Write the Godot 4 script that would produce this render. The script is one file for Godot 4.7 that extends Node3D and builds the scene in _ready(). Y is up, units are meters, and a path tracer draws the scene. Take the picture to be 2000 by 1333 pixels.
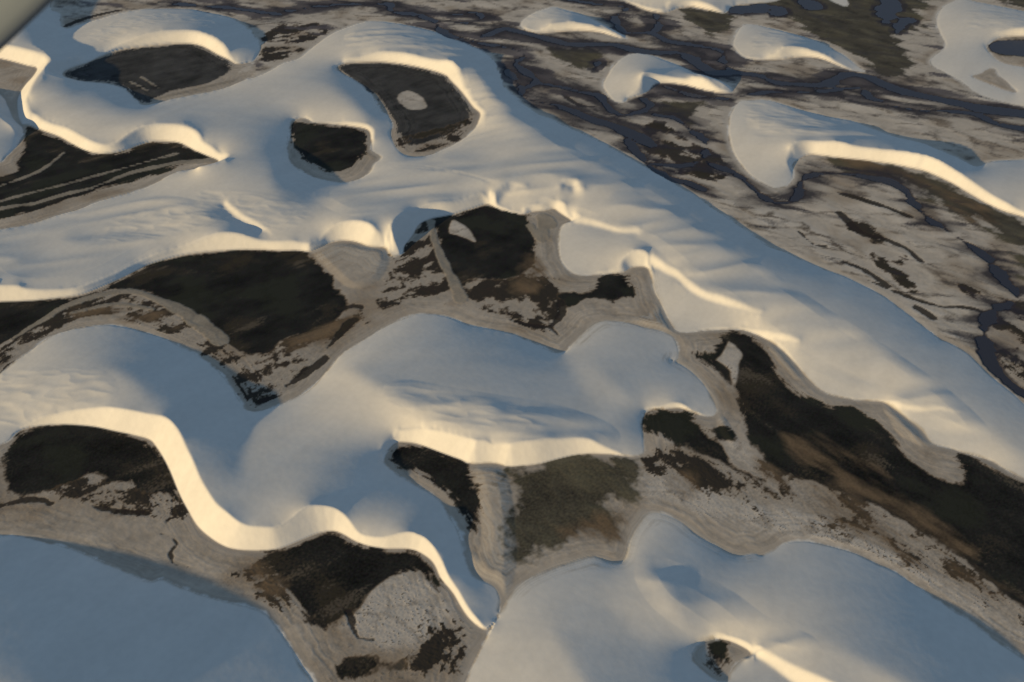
extends Node3D
# Dunes, black lagoon beds and a braided river seen from a small aircraft at a low sun.

# The ground mesh is a fan of cells that grow with the distance from the point on the ground under the aircraft.
const EYE := 400.0
const PITCH := 37.0
const LENS := 1831.2
const U0 := -160.0
const V0 := -40.0
const NU := 581
const NV := 371
const CELL := 4.0
const REPOSE := 0.6494

# Outlines in metres on the ground (x, z pairs), surveyed from the photograph.
const DUNE_OUTLINES := [
	[-965.8,-1456.2,-701.4,-1456.2,-623.5,-1281.7,-612.4,-1262.3,-600.3,-1253.8,-583.1,-1212.8,-569.6,-1191.2,-561.3,-1195.1,-552.7,-1210.8,-535.4,-1233.1,-517.5,-1253.8,-495.8,-1266.6,-462.9,-1270.9,-427.4,-1266.6,-407.5,-1255.9,-378.8,-1241.3,-357.2,-1220.9,-332.6,-1185.4,-317.6,-1155.2,-304.7,-1124.5,-302.9,-1093.3,-303.9,-1065.1,-307.1,-1047.4,-307.4,-1028.7,-299.1,-1022.5,-290,-1028.7,-279.1,-1045.8,-269.1,-1070,-253,-1086.5,-246.3,-1110.4,-238.7,-1138.8,-227.8,-1170.1,-212.1,-1195.1,-195.1,-1214.8,-182.6,-1220.9,-157.4,-1214.8,-134.7,-1204.9,-113.9,-1191.2,-93.4,-1175.8,-82.9,-1160.8,-63,-1142.4,-38.9,-1115.7,-24.3,-1089.9,-14.7,-1044.3,-8.5,-998.6,0,-978.3,13.6,-949,26.8,-926.3,42.2,-909.5,58.2,-890.6,76.7,-871.1,93.8,-848.8,110.5,-825.1,126.1,-802.4,146.3,-773.5,160.6,-750.8,173.6,-727.2,186.5,-704.7,198.4,-683.2,209.8,-660.9,222.9,-650.5,235,-635.7,247.1,-624.4,259.7,-614.8,270.6,-601.8,281.2,-587.9,289.5,-569.6,297.2,-550.3,304.6,-532.9,308.2,-529.9,317,-518,320.7,-504.8,323.8,-490.9,327.9,-480.1,331.9,-469.6,333.4,-463,347.9,-423.9,368.3,-368.8,359.9,-353.5,322.3,-382.8,303.7,-394.8,295.7,-403.4,290.7,-409.9,282.5,-414.4,275.9,-417.5,268.2,-422,260,-425.7,257.8,-437.4,253,-447,248,-456.9,242.2,-464.5,232.5,-465.5,221.3,-467.6,210.6,-471.2,203.8,-477.5,198.4,-489.8,194.9,-503.7,190.1,-518,185.1,-527.5,177.9,-536,170,-542.1,164.2,-544.6,156.8,-544.6,142.7,-544,128.7,-541.5,118.5,-542.7,114.6,-554.7,111.5,-574.3,108.1,-593.4,108.3,-611.2,107.3,-626.7,101.4,-628.9,94,-627.4,87.3,-620.7,74.2,-618.5,62,-616.3,50,-616.3,42.5,-627.4,37.9,-642.7,38,-666.6,39.6,-685.7,44.4,-696.8,51.6,-701.2,47.1,-707.4,40.8,-716.3,36.6,-722.7,27.6,-719,16.4,-717.2,11.1,-712.7,0,-715.4,-13.4,-723.6,-20.3,-730.9,-23.9,-730.9,-35.7,-722.7,-53,-711.8,-70.2,-704.7,-79.5,-694.2,-83.2,-677.3,-88.1,-660.9,-89,-647.4,-97.3,-643.5,-101,-651.3,-104.6,-657.7,-117.3,-659.3,-128.8,-666.6,-139.7,-669,-149.7,-665.7,-155,-659.3,-164.1,-651.3,-171.9,-652.9,-189.4,-652.9,-208.4,-654.5,-241.2,-652.1,-264.6,-646.6,-278.8,-638.8,-292.1,-628.9,-303.2,-613.4,-314.7,-600.4,-326.5,-589.9,-340.2,-585.1,-361.8,-581,-384.3,-579.7,-406.7,-578.3,-486,-583.1],
	[-403.7,-433.1,-356.7,-470.2,-346.8,-493.7,-343.3,-506,-336.2,-520.4,-331.4,-533.5,-321.9,-542.1,-310.3,-547.7,-292.7,-550.3,-272.5,-545.2,-256.2,-537.8,-243.3,-531.1,-234.3,-525.1,-223.4,-518,-210,-507.7,-198.1,-495.3,-184.5,-476.4,-174.8,-461.9,-169.4,-455.9,-162.9,-456.4,-150,-463,-135.6,-475.9,-125.5,-498.1,-117.9,-517.5,-103.2,-534.8,-92.5,-547.1,-82.3,-556.6,-70.9,-563.7,-61.5,-564.4,-47,-560.5,-32.7,-550.9,-18.5,-545.9,0,-539.7,9.1,-532.9,18.1,-526.9,26.9,-519.8,35.7,-516.9,43.5,-529.9,53.5,-544,63.5,-554.7,74.7,-555.3,87.5,-552.2,96.2,-547.1,106.8,-543.4,115.6,-534.8,116.6,-516.3,113.7,-508.2,108,-510.5,116,-504.3,122.4,-495.9,128.3,-483.3,131.2,-470.2,132.8,-459.9,130.9,-452.4,126.2,-450,120,-452.4,115.4,-454.4,110.9,-457.9,106.1,-458.9,97.6,-457.4,87.6,-456.4,84.5,-452.4,82.1,-442.7,82.3,-433.1,81.6,-423.9,80.6,-414.8,76.4,-413.5,69.3,-413.9,61,-415.7,46.9,-416.2,37.5,-414.8,28,-411.7,15.5,-407.3,0,-405.1,-4.3,-405.6,-9,-407.7,-15.2,-408.2,-22.9,-407.3,-26.9,-408.2,-29.2,-409.9,-38.7,-414.8,-48.4,-419.8,-59.3,-425.2,-67.3,-426.6,-72,-426.2,-75.6,-421.1,-78.1,-415.3,-77.9,-409.9,-72.2,-403.4,-64.5,-395.7,-54.8,-389.4,-45.9,-382,-38,-373.2,-36.5,-368.8,-31,-357.3,-27.4,-346.2,-24.3,-332.6,-20.4,-323.6,-14.9,-319.2,-9.2,-316.2,-5.8,-306.7,-8.3,-295.7,-12.4,-289.2,-16.8,-291,-22.2,-296.6,-26.4,-303.5,-30.2,-310.9,-33.7,-315.9,-38,-321.6,-40.7,-328.4,-43.8,-333.6,-49.7,-338.6,-56.1,-341.4,-70.1,-341.8,-80.2,-344,-87.7,-347.6,-94,-352,-100.1,-354.3,-107.1,-353.2,-113.6,-349.8,-122,-344.7,-129.7,-341.1,-140,-340.4,-150.8,-341.1,-158.4,-343.6,-166.8,-349.1,-176.1,-357.3,-184.7,-368.8,-192.3,-380,-197.9,-389.4,-205.3,-402.1,-212.5,-413,-219.3,-422,-225.1,-428.5,-236,-432.7,-249.4,-436.4,-262.7,-440.3,-275.7,-442.2,-288.2,-442.7,-299.6,-441.2,-308.1,-438.3,-311.9,-433.6,-312.2,-428.9,-316.5,-424.3,-332.1,-417.1,-393.6,-414.8],
	[287.7,-222.2,293.1,-231.9,264.7,-260.6,250.6,-273.2,239.8,-285.3,231.2,-296.3,221.9,-306.4,212.1,-316.5,205.1,-325.6,196.5,-331.5,188.2,-337.9,179.5,-341.8,166.6,-346.2,152.5,-346.2,142.8,-340.7,135.6,-336.8,132.5,-338.2,121.7,-337.2,112.5,-343.6,103.1,-351.7,95.9,-361.1,87.4,-366.9,78.8,-368,72.2,-361.1,65.9,-349.8,61,-334.7,56.6,-331.9,51.2,-333.6,44.5,-336.8,34.6,-333.6,23.9,-329.4,13.6,-324.3,6.8,-319.9,0,-312.6,-4.7,-302.9,-7.8,-295,-11.6,-287.4,-15.9,-277.6,-19.4,-269,-22,-259.8,-26.1,-242,-29.7,-222.2],
	[-357.9,-349.8,-301.6,-350.9,-284.5,-350.9,-277.4,-350.9,-266.3,-349.5,-254,-345.8,-244.5,-342.9,-234,-338.9,-225.7,-335,-213.2,-329.4,-204.9,-325,-196.9,-321.2,-190.9,-319.5,-186.1,-321.6,-181.5,-319.9,-173.6,-315.9,-163.9,-311.6,-152.7,-307.7,-142.3,-305.1,-131.6,-301.9,-125.6,-298.8,-119.9,-292.6,-113.8,-285,-108.6,-277.6,-103.5,-270.4,-98.8,-264.7,-95,-259.8,-85.3,-242,-77.6,-222.2,-287.7,-222.2],
	[9.9,-1212.8,13.3,-1226.9,25,-1249.6,41.1,-1268.7,55.2,-1279.5,68.5,-1268.7,84.8,-1253.8,100.5,-1235.1,115.3,-1208.8,129.5,-1183.5,143.1,-1157.1,136.4,-1153.4,124.7,-1164.5,112.7,-1175.8,97,-1181.5,77.7,-1183.5,54.9,-1179.6,32.2,-1175.8,16.2,-1187.3,9.8,-1199],
	[147.1,-1103.5,164.8,-1098.4,180.7,-1079.9,196,-1060.2,210,-1036.4,224.9,-1021,237.2,-1008.9,243.8,-992.7,243.3,-984,232.1,-981.1,221.4,-984,208.6,-991.2,193.4,-1003,177.2,-1008.9,162.9,-1008.9,156.6,-1004.5,150.9,-989.8,142.3,-978.3,130.3,-969.8,124.2,-964.2,121.7,-955.9,112.4,-955.9,107.5,-962.8,102.4,-981.1,100.4,-998.6,102.1,-1013.4,110.1,-1041.1,119.5,-1068.3,133.8,-1093.3],
	[270.8,-1142.4,284.9,-1183.5,297.3,-1206.9,312.5,-1206.9,326.3,-1195.1,340,-1183.5,359.3,-1164.5,377.8,-1142.4,387.2,-1119.2,396.3,-1096.7,401.8,-1063.5,405,-1044.3,396.2,-1044.3,386.7,-1052.2,376.4,-1068.3,365.8,-1084.9,349.3,-1091.6,333.7,-1089.9,317,-1083.2,301.6,-1081.5,293.7,-1081.5,279.3,-1084.9,271.7,-1098.4,268.6,-1124.5],
	[241.3,-955.9,226.8,-922.4,220.5,-896.8,216.7,-875.9,213.6,-837.4,215.7,-809.9,218.3,-794,223.7,-778.5,231.5,-766.5,237.1,-760.5,247.1,-763.5,256.9,-775.5,262,-790.8,264.6,-807.7,275,-820.7,287.1,-829.6,301,-826.2,318.1,-820.7,340.9,-815.3,362.8,-807.7,377.8,-799.2,384.9,-795,399.2,-775.5,408.5,-754.7,417.6,-733.7,427.8,-718.1,440.3,-708.3,464.9,-685.7,528.8,-660.9,622.7,-831.8,528.6,-820.7,488.4,-818.5,469,-816.4,452.1,-813.1,437.5,-803.5,427.8,-819.6,417.2,-837.4,405.5,-853.5,389.2,-865.2,373,-878.4,360.2,-895.6,348.2,-908.2,329.5,-917.2,309.2,-931.6,292.5,-947.7,275.4,-961.4,253.3,-961.4],
	[147,-1342.9,150.9,-1308.3,160.1,-1294.9,171.9,-1275.2,183.9,-1260.2,200.1,-1253.8,211.1,-1260.2,223.2,-1273,241.3,-1279.5,256.8,-1268.7,271.7,-1255.9,281.1,-1251.7,289.6,-1264.4,294,-1277.4,312,-1288.3,334.2,-1294.9,348.6,-1297.1,369.6,-1312.9,395.8,-1379,152.5,-1404],
	[437,-1354.8,436.7,-1308.3,446,-1283.9,453.6,-1281.7,458.6,-1301.6,465.9,-1354.8],
	[609.4,-1308.3,585,-1286.1,564.3,-1253.8,546.8,-1212.8,537.3,-1173.9,530.1,-1137,518.5,-1113.9,503,-1096.7,492.2,-1079.9,488.1,-1063.5,494.8,-1041.1,502.9,-1016.5,505.7,-986.9,512.8,-969.8,526.4,-955.9,543.6,-944.9,576.4,-922.4,651.7,-884.5,816,-1183.5,718,-1222.9,681.1,-1260.2,655.9,-1281.7,635.3,-1299.4,623.1,-1312.9],
]
const BASIN_OUTLINES := [
	[-514.1,-1039.5,-511.3,-1053.8,-500,-1071.6,-485.9,-1100.1,-472.8,-1115.7,-448.3,-1126.2,-416.6,-1135.2,-391.6,-1135.2,-372.7,-1122.7,-351,-1098.4,-333.5,-1081.5,-321,-1066.7,-305.8,-1073.3,-296.2,-1057,-298.1,-1025.6,-307.8,-1010.4,-316.8,-995.6,-335.6,-981.1,-364.7,-965.6,-382.6,-951.7,-392.2,-947.7,-405.2,-962.8,-420.5,-984,-433.7,-998.6,-451,-1007.5,-472.6,-1011.9,-488.6,-1016.5,-504.7,-1025.6],
	[-775.8,-1110.4,-648.7,-1101.8,-604.6,-1084.9,-581.5,-1073.3,-561.9,-1061.8,-549.1,-1055.4,-543.6,-1031.8,-541.7,-1006,-538.2,-984,-532.6,-962.8,-522.8,-939.6,-511.3,-915.9,-500.6,-899.3,-494.9,-899.3,-472.7,-883.2,-452.1,-869.9,-429.3,-850,-415.1,-838.5,-400.3,-831.8,-388,-831.8,-377.5,-837.4,-368.3,-847.7,-358.7,-856.9,-346.8,-859.3,-333.4,-856.9,-321.7,-851.1,-311.4,-840.8,-295.7,-828.5,-283.6,-819.6,-278.5,-813.1,-288.8,-802.4,-307.5,-795,-316.2,-788.8,-331.1,-763.5,-344.2,-750.8,-362.8,-738.4,-379,-720.8,-396,-707.4,-412.5,-694.2,-430.9,-686.5,-452.4,-677.3,-528.8,-660.9,-593.4,-778.5,-508.8,-799.2,-485.6,-812,-485.5,-822.9,-485.2,-839.7,-486.5,-854.6,-490.9,-875.9,-497.5,-890.6,-506.4,-900.6,-518.2,-915.9,-536.5,-946.3,-556.3,-974,-607.9,-1013.4,-739.5,-1044.3],
	[-204.2,-1055.4,-199.6,-1065.1,-191.6,-1071.6,-165.1,-1074.9,-146.9,-1073.3,-119.1,-1063.5,-94.2,-1049,-75.7,-1033.3,-69.1,-1018,-59.4,-995.6,-49.9,-969.8,-40.7,-942.2,-33.2,-926.3,-35.2,-903.1,-41.2,-880.8,-53.1,-858.1,-69.5,-837.4,-83.6,-826.2,-98.3,-825.1,-109.3,-837.4,-117.6,-860.5,-121.9,-878.4,-121.2,-896.8,-127.4,-915.9,-137.6,-935.6,-149.7,-969.8,-164.4,-998.6,-178.8,-1021,-192.5,-1036.4],
	[-227.5,-903.1,-224.7,-910.7,-217.4,-914.6,-211.7,-912,-203.8,-903.1,-188.7,-900.6,-167.1,-895.6,-150.6,-889.4,-143.5,-882,-139.4,-860.5,-136.1,-837.4,-126,-822.9,-130.9,-809.9,-133.5,-791.9,-141.3,-778.5,-152.1,-771.5,-164.1,-773.5,-179.3,-780.6,-193.1,-791.9,-205,-804.5,-216,-829.6,-219.8,-846.5,-222.7,-872.3],
	[-72,-426.2,-67.3,-426.6,-59.3,-425.2,-48.4,-419.8,-38.7,-414.8,-29.2,-409.9,-26.9,-406.9,-23.5,-397.8,-20.6,-382.4,-17.2,-354.7,-17.6,-340.7,-21,-341.8,-25.6,-349.8,-31,-357.3,-36.5,-368.8,-38,-373.2,-45.9,-382,-54.8,-389.4,-64.5,-395.7,-72.2,-403.4,-77.9,-409.9,-78.1,-415.3,-75.6,-421.1],
	[99,-283.5,102.1,-284.1,108.2,-282.6,114,-279.3,117.7,-275.3,112.6,-272.4,108.2,-269,104.9,-264.7,100.7,-258.9,97.2,-261.1,92.9,-266.7,88.9,-271.2,88.6,-275.6,92.6,-280.5],
	[577.1,-1124.5,593.4,-1146,611.4,-1158.9,638.5,-1162.6,673.4,-1155.2,622.1,-1044.3,593.1,-1058.6,573.2,-1074.9,573.6,-1105.2],
	[522.7,-1030.2,538.7,-1041.1,556.2,-1055.4,552.4,-1031.8,553.4,-1013.4,552.2,-984,541.2,-991.2,531.5,-1008.9,524.8,-1021],
]
# Crest lines above the slip faces and soft ridges: x, z, height.
const CRESTS := [
	[-486.2,-1101.3,0.8,-478.6,-1116.6,2.8,-466.5,-1129.2,5.9,-453.2,-1138.2,8.4,-432.6,-1148.3,10.6,-413.8,-1155.2,10.8,-394.3,-1153.4,10.8,-376.4,-1144.3,9.5,-355.8,-1123.7,8.4,-344.7,-1107.8,7.2,-334.8,-1088.9,2.8,-326.8,-1074,0.9],
	[-651.1,-1111.3,5.9,-610.6,-1106.2,10.2,-597.6,-1106.3,10.8,-578.4,-1102.8,10.8,-564.5,-1094.1,10.8,-549.3,-1078.8,10.8,-538.2,-1064.6,9.3,-529.6,-1046.4,10,-527.5,-1033.4,9.5,-522.3,-1008.4,10.8,-517.8,-986.1,10.8,-517.9,-964.9,9.5,-515.2,-948.7,7,-505.8,-928.6,6.9,-494.5,-910.1,7,-478.6,-898.1,5.5,-460.7,-885.7,5.5,-445.1,-876,6,-426.3,-859.9,6.2,-411.7,-847.4,6.1,-399.4,-840.4,5.6,-388.5,-840.5,5.5,-381.7,-847.5,6.6,-375.3,-860.2,8.8,-365.8,-871.2,10.3,-354.5,-876.3,10.8,-341.4,-878.7,10.8,-329,-876.3,10.8,-316.1,-865.9,10,-306.2,-854,8.4,-302,-846.2,6.6,-290.4,-835,5.5,-278.9,-823.6,4,-268.8,-801.6,8.3],
	[-196.1,-1069.5,0.2,-190.2,-1076.7,3,-174.4,-1080.5,4.1,-156.7,-1086.4,7.5,-135.3,-1083.5,8.5,-116.7,-1076.7,8.5,-101.1,-1067.3,7.7,-85.6,-1058.7,8.4,-70.4,-1051.2,10.6,-64.1,-1041.8,9.3,-60.8,-1031.3,7.9,-58.5,-1017.4,6.2,-53.7,-996.5,3.8,-44.1,-963.7,2.5,-35.1,-939.1,2.5,-29.4,-928,2.7],
	[-203.6,-901.9,0,-183.4,-900.8,1,-170,-899.6,2.1,-156.5,-896.7,2.8,-148.2,-893,2.8,-142.2,-886.1,2,-139.2,-877.7,1.9],
	[-498.5,-606.9,1.4,-409.9,-592.2,9.2,-386.7,-590.8,7.4,-373.3,-590.8,6.9,-367.2,-589.2,5.6,-348.5,-589.4,4.1,-330.8,-593.4,3.3,-318.7,-603.3,3.3,-304.4,-619.1,2.9,-293.1,-634.2,2.9,-282.6,-643,3.6,-269.1,-650.8,3.7,-256.3,-658.8,6.1,-246.8,-663.7,8,-236.9,-666.8,9.1,-226.5,-666.8,8.6,-218,-665.1,7.2,-204.2,-661.4,4.5,-188,-659.8,4.6,-178.8,-660.2,4.8,-170.3,-658.2,3.6,-164,-658.5,3.9,-157.5,-663.8,3.1,-153.6,-672.7,5.2,-148.8,-678.8,7.4,-140.7,-683.2,9.3,-132.2,-684.1,10.3,-123.4,-681.9,10.5,-116.4,-676.9,10,-110.8,-670.5,7.9,-106.7,-665.4,4.6,-104.2,-659.2,1,-100.3,-649.8,0.9],
	[-99.7,-651.5,0.8,-101.1,-664.6,5,-99.5,-676.8,10,-95.9,-691.8,9.8,-90.5,-702.3,8.8,-82.4,-708.4,6.9,-76.2,-713.7,7,-72.9,-716.8,7.7,-61.2,-720.8,7.5,-44.7,-727.1,5.6,-33.7,-734.1,5.4,-24.9,-739,5.3,-21.2,-735.6,3.1,-15.7,-728.8,1.7,-6.7,-720.6,1.2,0,-716.7,0.8,10.2,-713.8,0.9,13.3,-720.3,2.8,20.1,-723.4,3.6,31.3,-726.6,3.4,40.3,-727.9,4.2,45,-723.5,4.6,46.4,-714.6,2.4,50.8,-704.2,0.8],
	[75.4,-619.3,0.9,82.4,-621.7,1.8,86.9,-627.7,3.6,90.2,-634.4,5.2,95.9,-639.5,7.2,101.3,-641.3,8,106.2,-640.5,7.6,108.7,-636.2,5.4,109.3,-627.5,1.4],
	[-309.3,-437.5,0.3,-303.6,-442.8,1.6,-296.5,-446.5,3.1,-289,-448.5,3.9,-277.3,-450.7,5.4,-264.7,-451.2,6.7,-256.2,-450.7,7.6,-243,-447.6,8.1,-229.5,-443.7,8.1,-220.5,-441.2,8.7,-214.7,-437.9,9,-209.1,-432,9.2,-204,-425.1,9.1,-196.7,-413,8.5,-189.4,-401.1,8.6,-181,-386.5,8.4,-173.8,-375.9,8.5,-160.1,-360.8,8.7,-152.5,-354.6,8.1,-144.9,-351.4,7.1,-141.1,-351.1,7,-134.1,-350.9,6.7,-127.5,-353.3,6.6,-122.1,-358.1,7.5,-119.4,-361.2,8.3,-115,-364.5,8.9,-109.6,-366,8.5,-103.9,-366,7.7,-97,-363.4,6.3,-93.3,-360.3,5.1,-88.3,-354.3,3.4,-83.5,-349.8,2.6,-77.6,-347.4,2.8,-70.4,-346.9,3.3,-63.4,-348.2,4.3,-56.4,-349.4,5.1,-50.6,-347.2,4.6,-46.2,-344.2,4.3,-42.6,-339.6,3.4,-39.5,-334.3,2.6,-35.4,-324.6,2.6,-30.9,-316.1,1.8,-25.1,-305.5,1.6,-18.2,-295.1,1.5,-12.9,-289.8,0.5],
	[-74,-428.6,2,-71.7,-432.3,3.8,-63.8,-433.4,4.6,-52.5,-432.3,6,-39.1,-427.3,7.1,-29.5,-423.1,7.5,-18.7,-420,7.9,-10.9,-418,6.4,0,-417,7.7,9.3,-418.8,8.1,20.3,-421.3,7.6,31.4,-422.6,5.9,46.6,-423.4,4.7,54.9,-420.1,2.7,62.6,-416.7,1.2,69.3,-414.2,0.2],
	[86.4,-454.9,0,92.6,-457.1,0.7,99.4,-459.5,1.3,104.6,-461.3,1.9,109.6,-461.1,1.6,113.5,-457.8,1,116.9,-453.8,0.5],
	[98.4,-283.3,0.3,100,-284.1,0.8,103.5,-285.5,1.3,108.4,-284.6,1.3,114.2,-281.8,1.6,118.2,-278.9,1.5,119.1,-275.5,0.9],
	[40,-1177.3,0.8,45.3,-1184.1,4.3,55.1,-1190.3,6.8,68.2,-1194,7.5,84.5,-1194,6.9,100.5,-1189,5.3,113,-1181.4,3.3,125,-1170,2.6,136.5,-1154.6,0.8],
	[126,-966.3,0.3,138.6,-982.3,3.6,143.8,-995.7,5.8,147.2,-1013.3,8.3,153.7,-1019.9,8.7,160.7,-1020.2,7.4,169.2,-1017.8,5.4,183.2,-1014.3,4.4,196.7,-1009.9,5,202.3,-1010.4,7.1,209,-1007.3,8.3,214.9,-1001.3,7.7,219.7,-994.6,5.7,224.6,-989,3.8,235.2,-983.5,1.4,240.8,-982.6,0],
	[298.6,-1082.6,0.8,305.1,-1085.8,2.7,318.4,-1093.6,6.1,325.6,-1100.2,8,334.3,-1103.7,8.6,344.8,-1103.4,7.5,356.2,-1098.7,5.5,366.8,-1091.4,3.8,373.4,-1081.3,2.5,377.1,-1072.1,1.6,384.6,-1055.9,1,392.5,-1045.8,0],
	[270.2,-824,3.8,269.3,-831,7.4,280,-841.5,8.8,297.3,-841.2,8.4,315.8,-837.2,9.8,331.4,-830.4,8.1,354,-824.1,8,375.6,-816.6,8.9,387.9,-810.4,9.2,397.6,-800.7,8.7,406.3,-784.9,7.2,415.5,-761.8,6,423.7,-739.3,5.1,432.2,-723.6,4.5,441.1,-711.9,2.4,465.7,-688.9,2.1],
	[205.3,-1258.6,1.8,211.1,-1267.3,3.2,215,-1278.1,5.9,228,-1288.5,7.4,242,-1288.7,6,257.8,-1279.2,5.5,269.4,-1265.4,3.8,281.2,-1252.4,0.5],
	[150.9,-1308.3,0,163.3,-1293.1,1.2,178.2,-1272.1,2.3,193.8,-1259.7,2.8,203.9,-1258.1,2],
	[580.9,-1130.9,0.2,600.4,-1157.3,2.5,614.8,-1167.6,4.7,640.9,-1173.1,6.7,678.3,-1170.5,6.3],
]
const INNER_FACES := [
	[47.1,-702.9,4.5,58.8,-700.1,4.1,71.4,-693.7,4.3,83.5,-684.3,4.7,90.3,-678.8,5.5,106,-675.4,6.5],
	[51.4,-698.6,1,58.6,-695.1,1.5,71.2,-689.1,2,83.3,-680.5,3,90.1,-676.3,4,105.8,-672.9,5],
	[108.6,-639.6,6.7,114.6,-634.7,5.4,120.9,-625.6,4.5,127.7,-617.2,5.1,132.4,-608.8,4.9,135.8,-600.2,5.8,141.1,-589.6,6.3,147.5,-582.2,6.6,156,-576.6,7.2,166.1,-569.5,7,176,-562,6.3,182.6,-557.5,6.2],
	[107.8,-628.2,0,114.3,-625.1,1,120,-616.9,1.5,126.3,-611,2,129.4,-604.6,2.4,131.9,-595.9,3,138,-585.1,3.3,146.2,-576.5,3.6,156,-569.9,4,166.3,-564.5,4.5,175,-559.9,5,182.4,-556.1,5.4],
	[165.9,-544.8,0.8,172.9,-543.2,1.5,182.4,-537.1,2.8,190.6,-534,3.7,198.2,-528.5,4.6,202.8,-525,4.6],
	[165.8,-543.4,0,171.9,-540.9,0,180.2,-534,0.6,190,-529.7,1.5,197.2,-525.9,3,202.7,-524,4],
	[242.1,-464.6,0.4,251.5,-459.4,2.6,263.5,-456,3,273.2,-455.9,3.5,281.5,-451.8,3.6,286.5,-449.4,3.6],
	[242,-464,0,249,-457.5,0.8,260,-454.2,1.5,272.2,-454.2,2.4,280.7,-451,3,286.4,-449.1,3.4],
	[119.3,-277.7,2.7,125,-274.2,3.3,135.2,-265.8,4.8,145.1,-258.3,6.8,153,-252.8,7.8,165.3,-246.1,7.9],
	[118.9,-273.8,0.4,124.3,-269.1,1,133.6,-258.8,1.5,141.5,-249.9,2,149.3,-243.3,2,163.5,-235.7,2],
	[-248.6,-722.6,8.1,-239.3,-711.3,7.8,-227.5,-698.1,7.7,-214.4,-687,7.1,-205,-678.4,6.2,-197.8,-671.9,5.6],
	[-249.5,-719.1,6,-242.2,-709,5.6,-230.3,-695.2,5.4,-216.3,-684.4,5.2,-206.6,-677.1,5,-198.6,-671.3,5],
	[42.8,-747.6,7.3,46.8,-755.7,7.7,51.5,-759.5,8.8,57,-758.6,8.7,59.9,-752.5,8.3,60.7,-744,8.7],
	[44.2,-747.2,6.5,47.6,-753,6,51.4,-754.4,5.8,54.5,-753.8,5.6,55.6,-748.2,5.5,54.7,-739.5,5.5],
	[-17.9,-727.1,3.6,-15.4,-738.8,6.4,-8.2,-750.1,8,0,-755.5,7.8,13.7,-751.5,7.3],
	[-13.4,-726.3,1,-9,-736.6,2.5,-3.6,-746.2,4.5,1.8,-752,5.5,13.7,-750.1,6.5],
]
const RIDGES := [
	[-283.1,-273.6,14,-235.3,-250.2,16,-182,-232.3,16,-136,-227.3,12],
	[20.3,-285.9,7,31.4,-261.2,11.5,41.5,-239.8,16],
	[47.3,-302,2,63.3,-281.4,3,79.2,-269.1,4,84.7,-257.3,5],
	[68.9,-334.7,5,75.7,-314.3,9,86.7,-292.5,12.5,98.1,-280.7,11],
	[128.9,-316.2,2.5,128.9,-294.3,6],
	[140.7,-280.8,8,160,-272.1,12,187.5,-248.7,17,211.3,-224.4,21],
	[-188.6,-471.6,1,-163.5,-441.5,1,-162.6,-417.2,2,-159.9,-393.4,4],
	[-323.3,-460,6.5,-310,-476.9,7.5,-289.7,-486.4,8.5,-267.7,-491.9,8.5,-234,-461.5,9.5],
	[-131.1,-452.8,4,-97.9,-453.2,8],
	[-110.1,-493.1,7.5,-86.2,-468.2,12.5,-64.3,-447,15.5,-37.8,-433.1,15,-6.3,-425.9,13,25,-421.8,10.5],
	[46.2,-514.3,2,61.6,-487.4,5.5,79.3,-460.6,6],
	[35.3,-509.2,1.5,49.8,-462.9,4,70.3,-434,3.5],
	[103.4,-468.2,6],
	[-31.4,-326.8,4,-22.6,-311.7,4,-14.4,-300.9,3.5],
	[-150.2,-1137.9,6,-90.9,-1092.4,6.5,-40.4,-1026,7,0,-899.9,7,48.6,-818.1,6.6,92.6,-765.7,6.6,131.5,-708.9,6.6,166.5,-658,6.6,196.5,-604.7,6.6,225,-563.5,6.6,249.2,-520,6.6,271.1,-480.7,6.6,291,-445,6.6,309.1,-412.4,6.6],
	[-220.9,-817.2,7,-216.1,-760,9.5,-197.9,-713.6,9,-216.3,-696.7,8.5,-235.5,-687.1,9],
	[-465.7,-959.4,6,-418.7,-927.2,7.5,-374.8,-890,8],
	[-568.2,-1188.6,1.5,-545.3,-1123.8,1.5,-527,-1055.5,3],
	[-615.5,-1132.5,11,-589.2,-1122,11.5],
	[-110.3,-405.9,6.5,-119.5,-389.4,8],
	[-83.6,-385,2,-72.4,-396.6,0.8],
	[-162.5,-779,0.8,-162.9,-760.6,1,-175.9,-722.3,3.2],
	[-202.4,-992.1,5.5,-167.4,-941.5,6,-132.7,-863.9,5.5],
]
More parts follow.
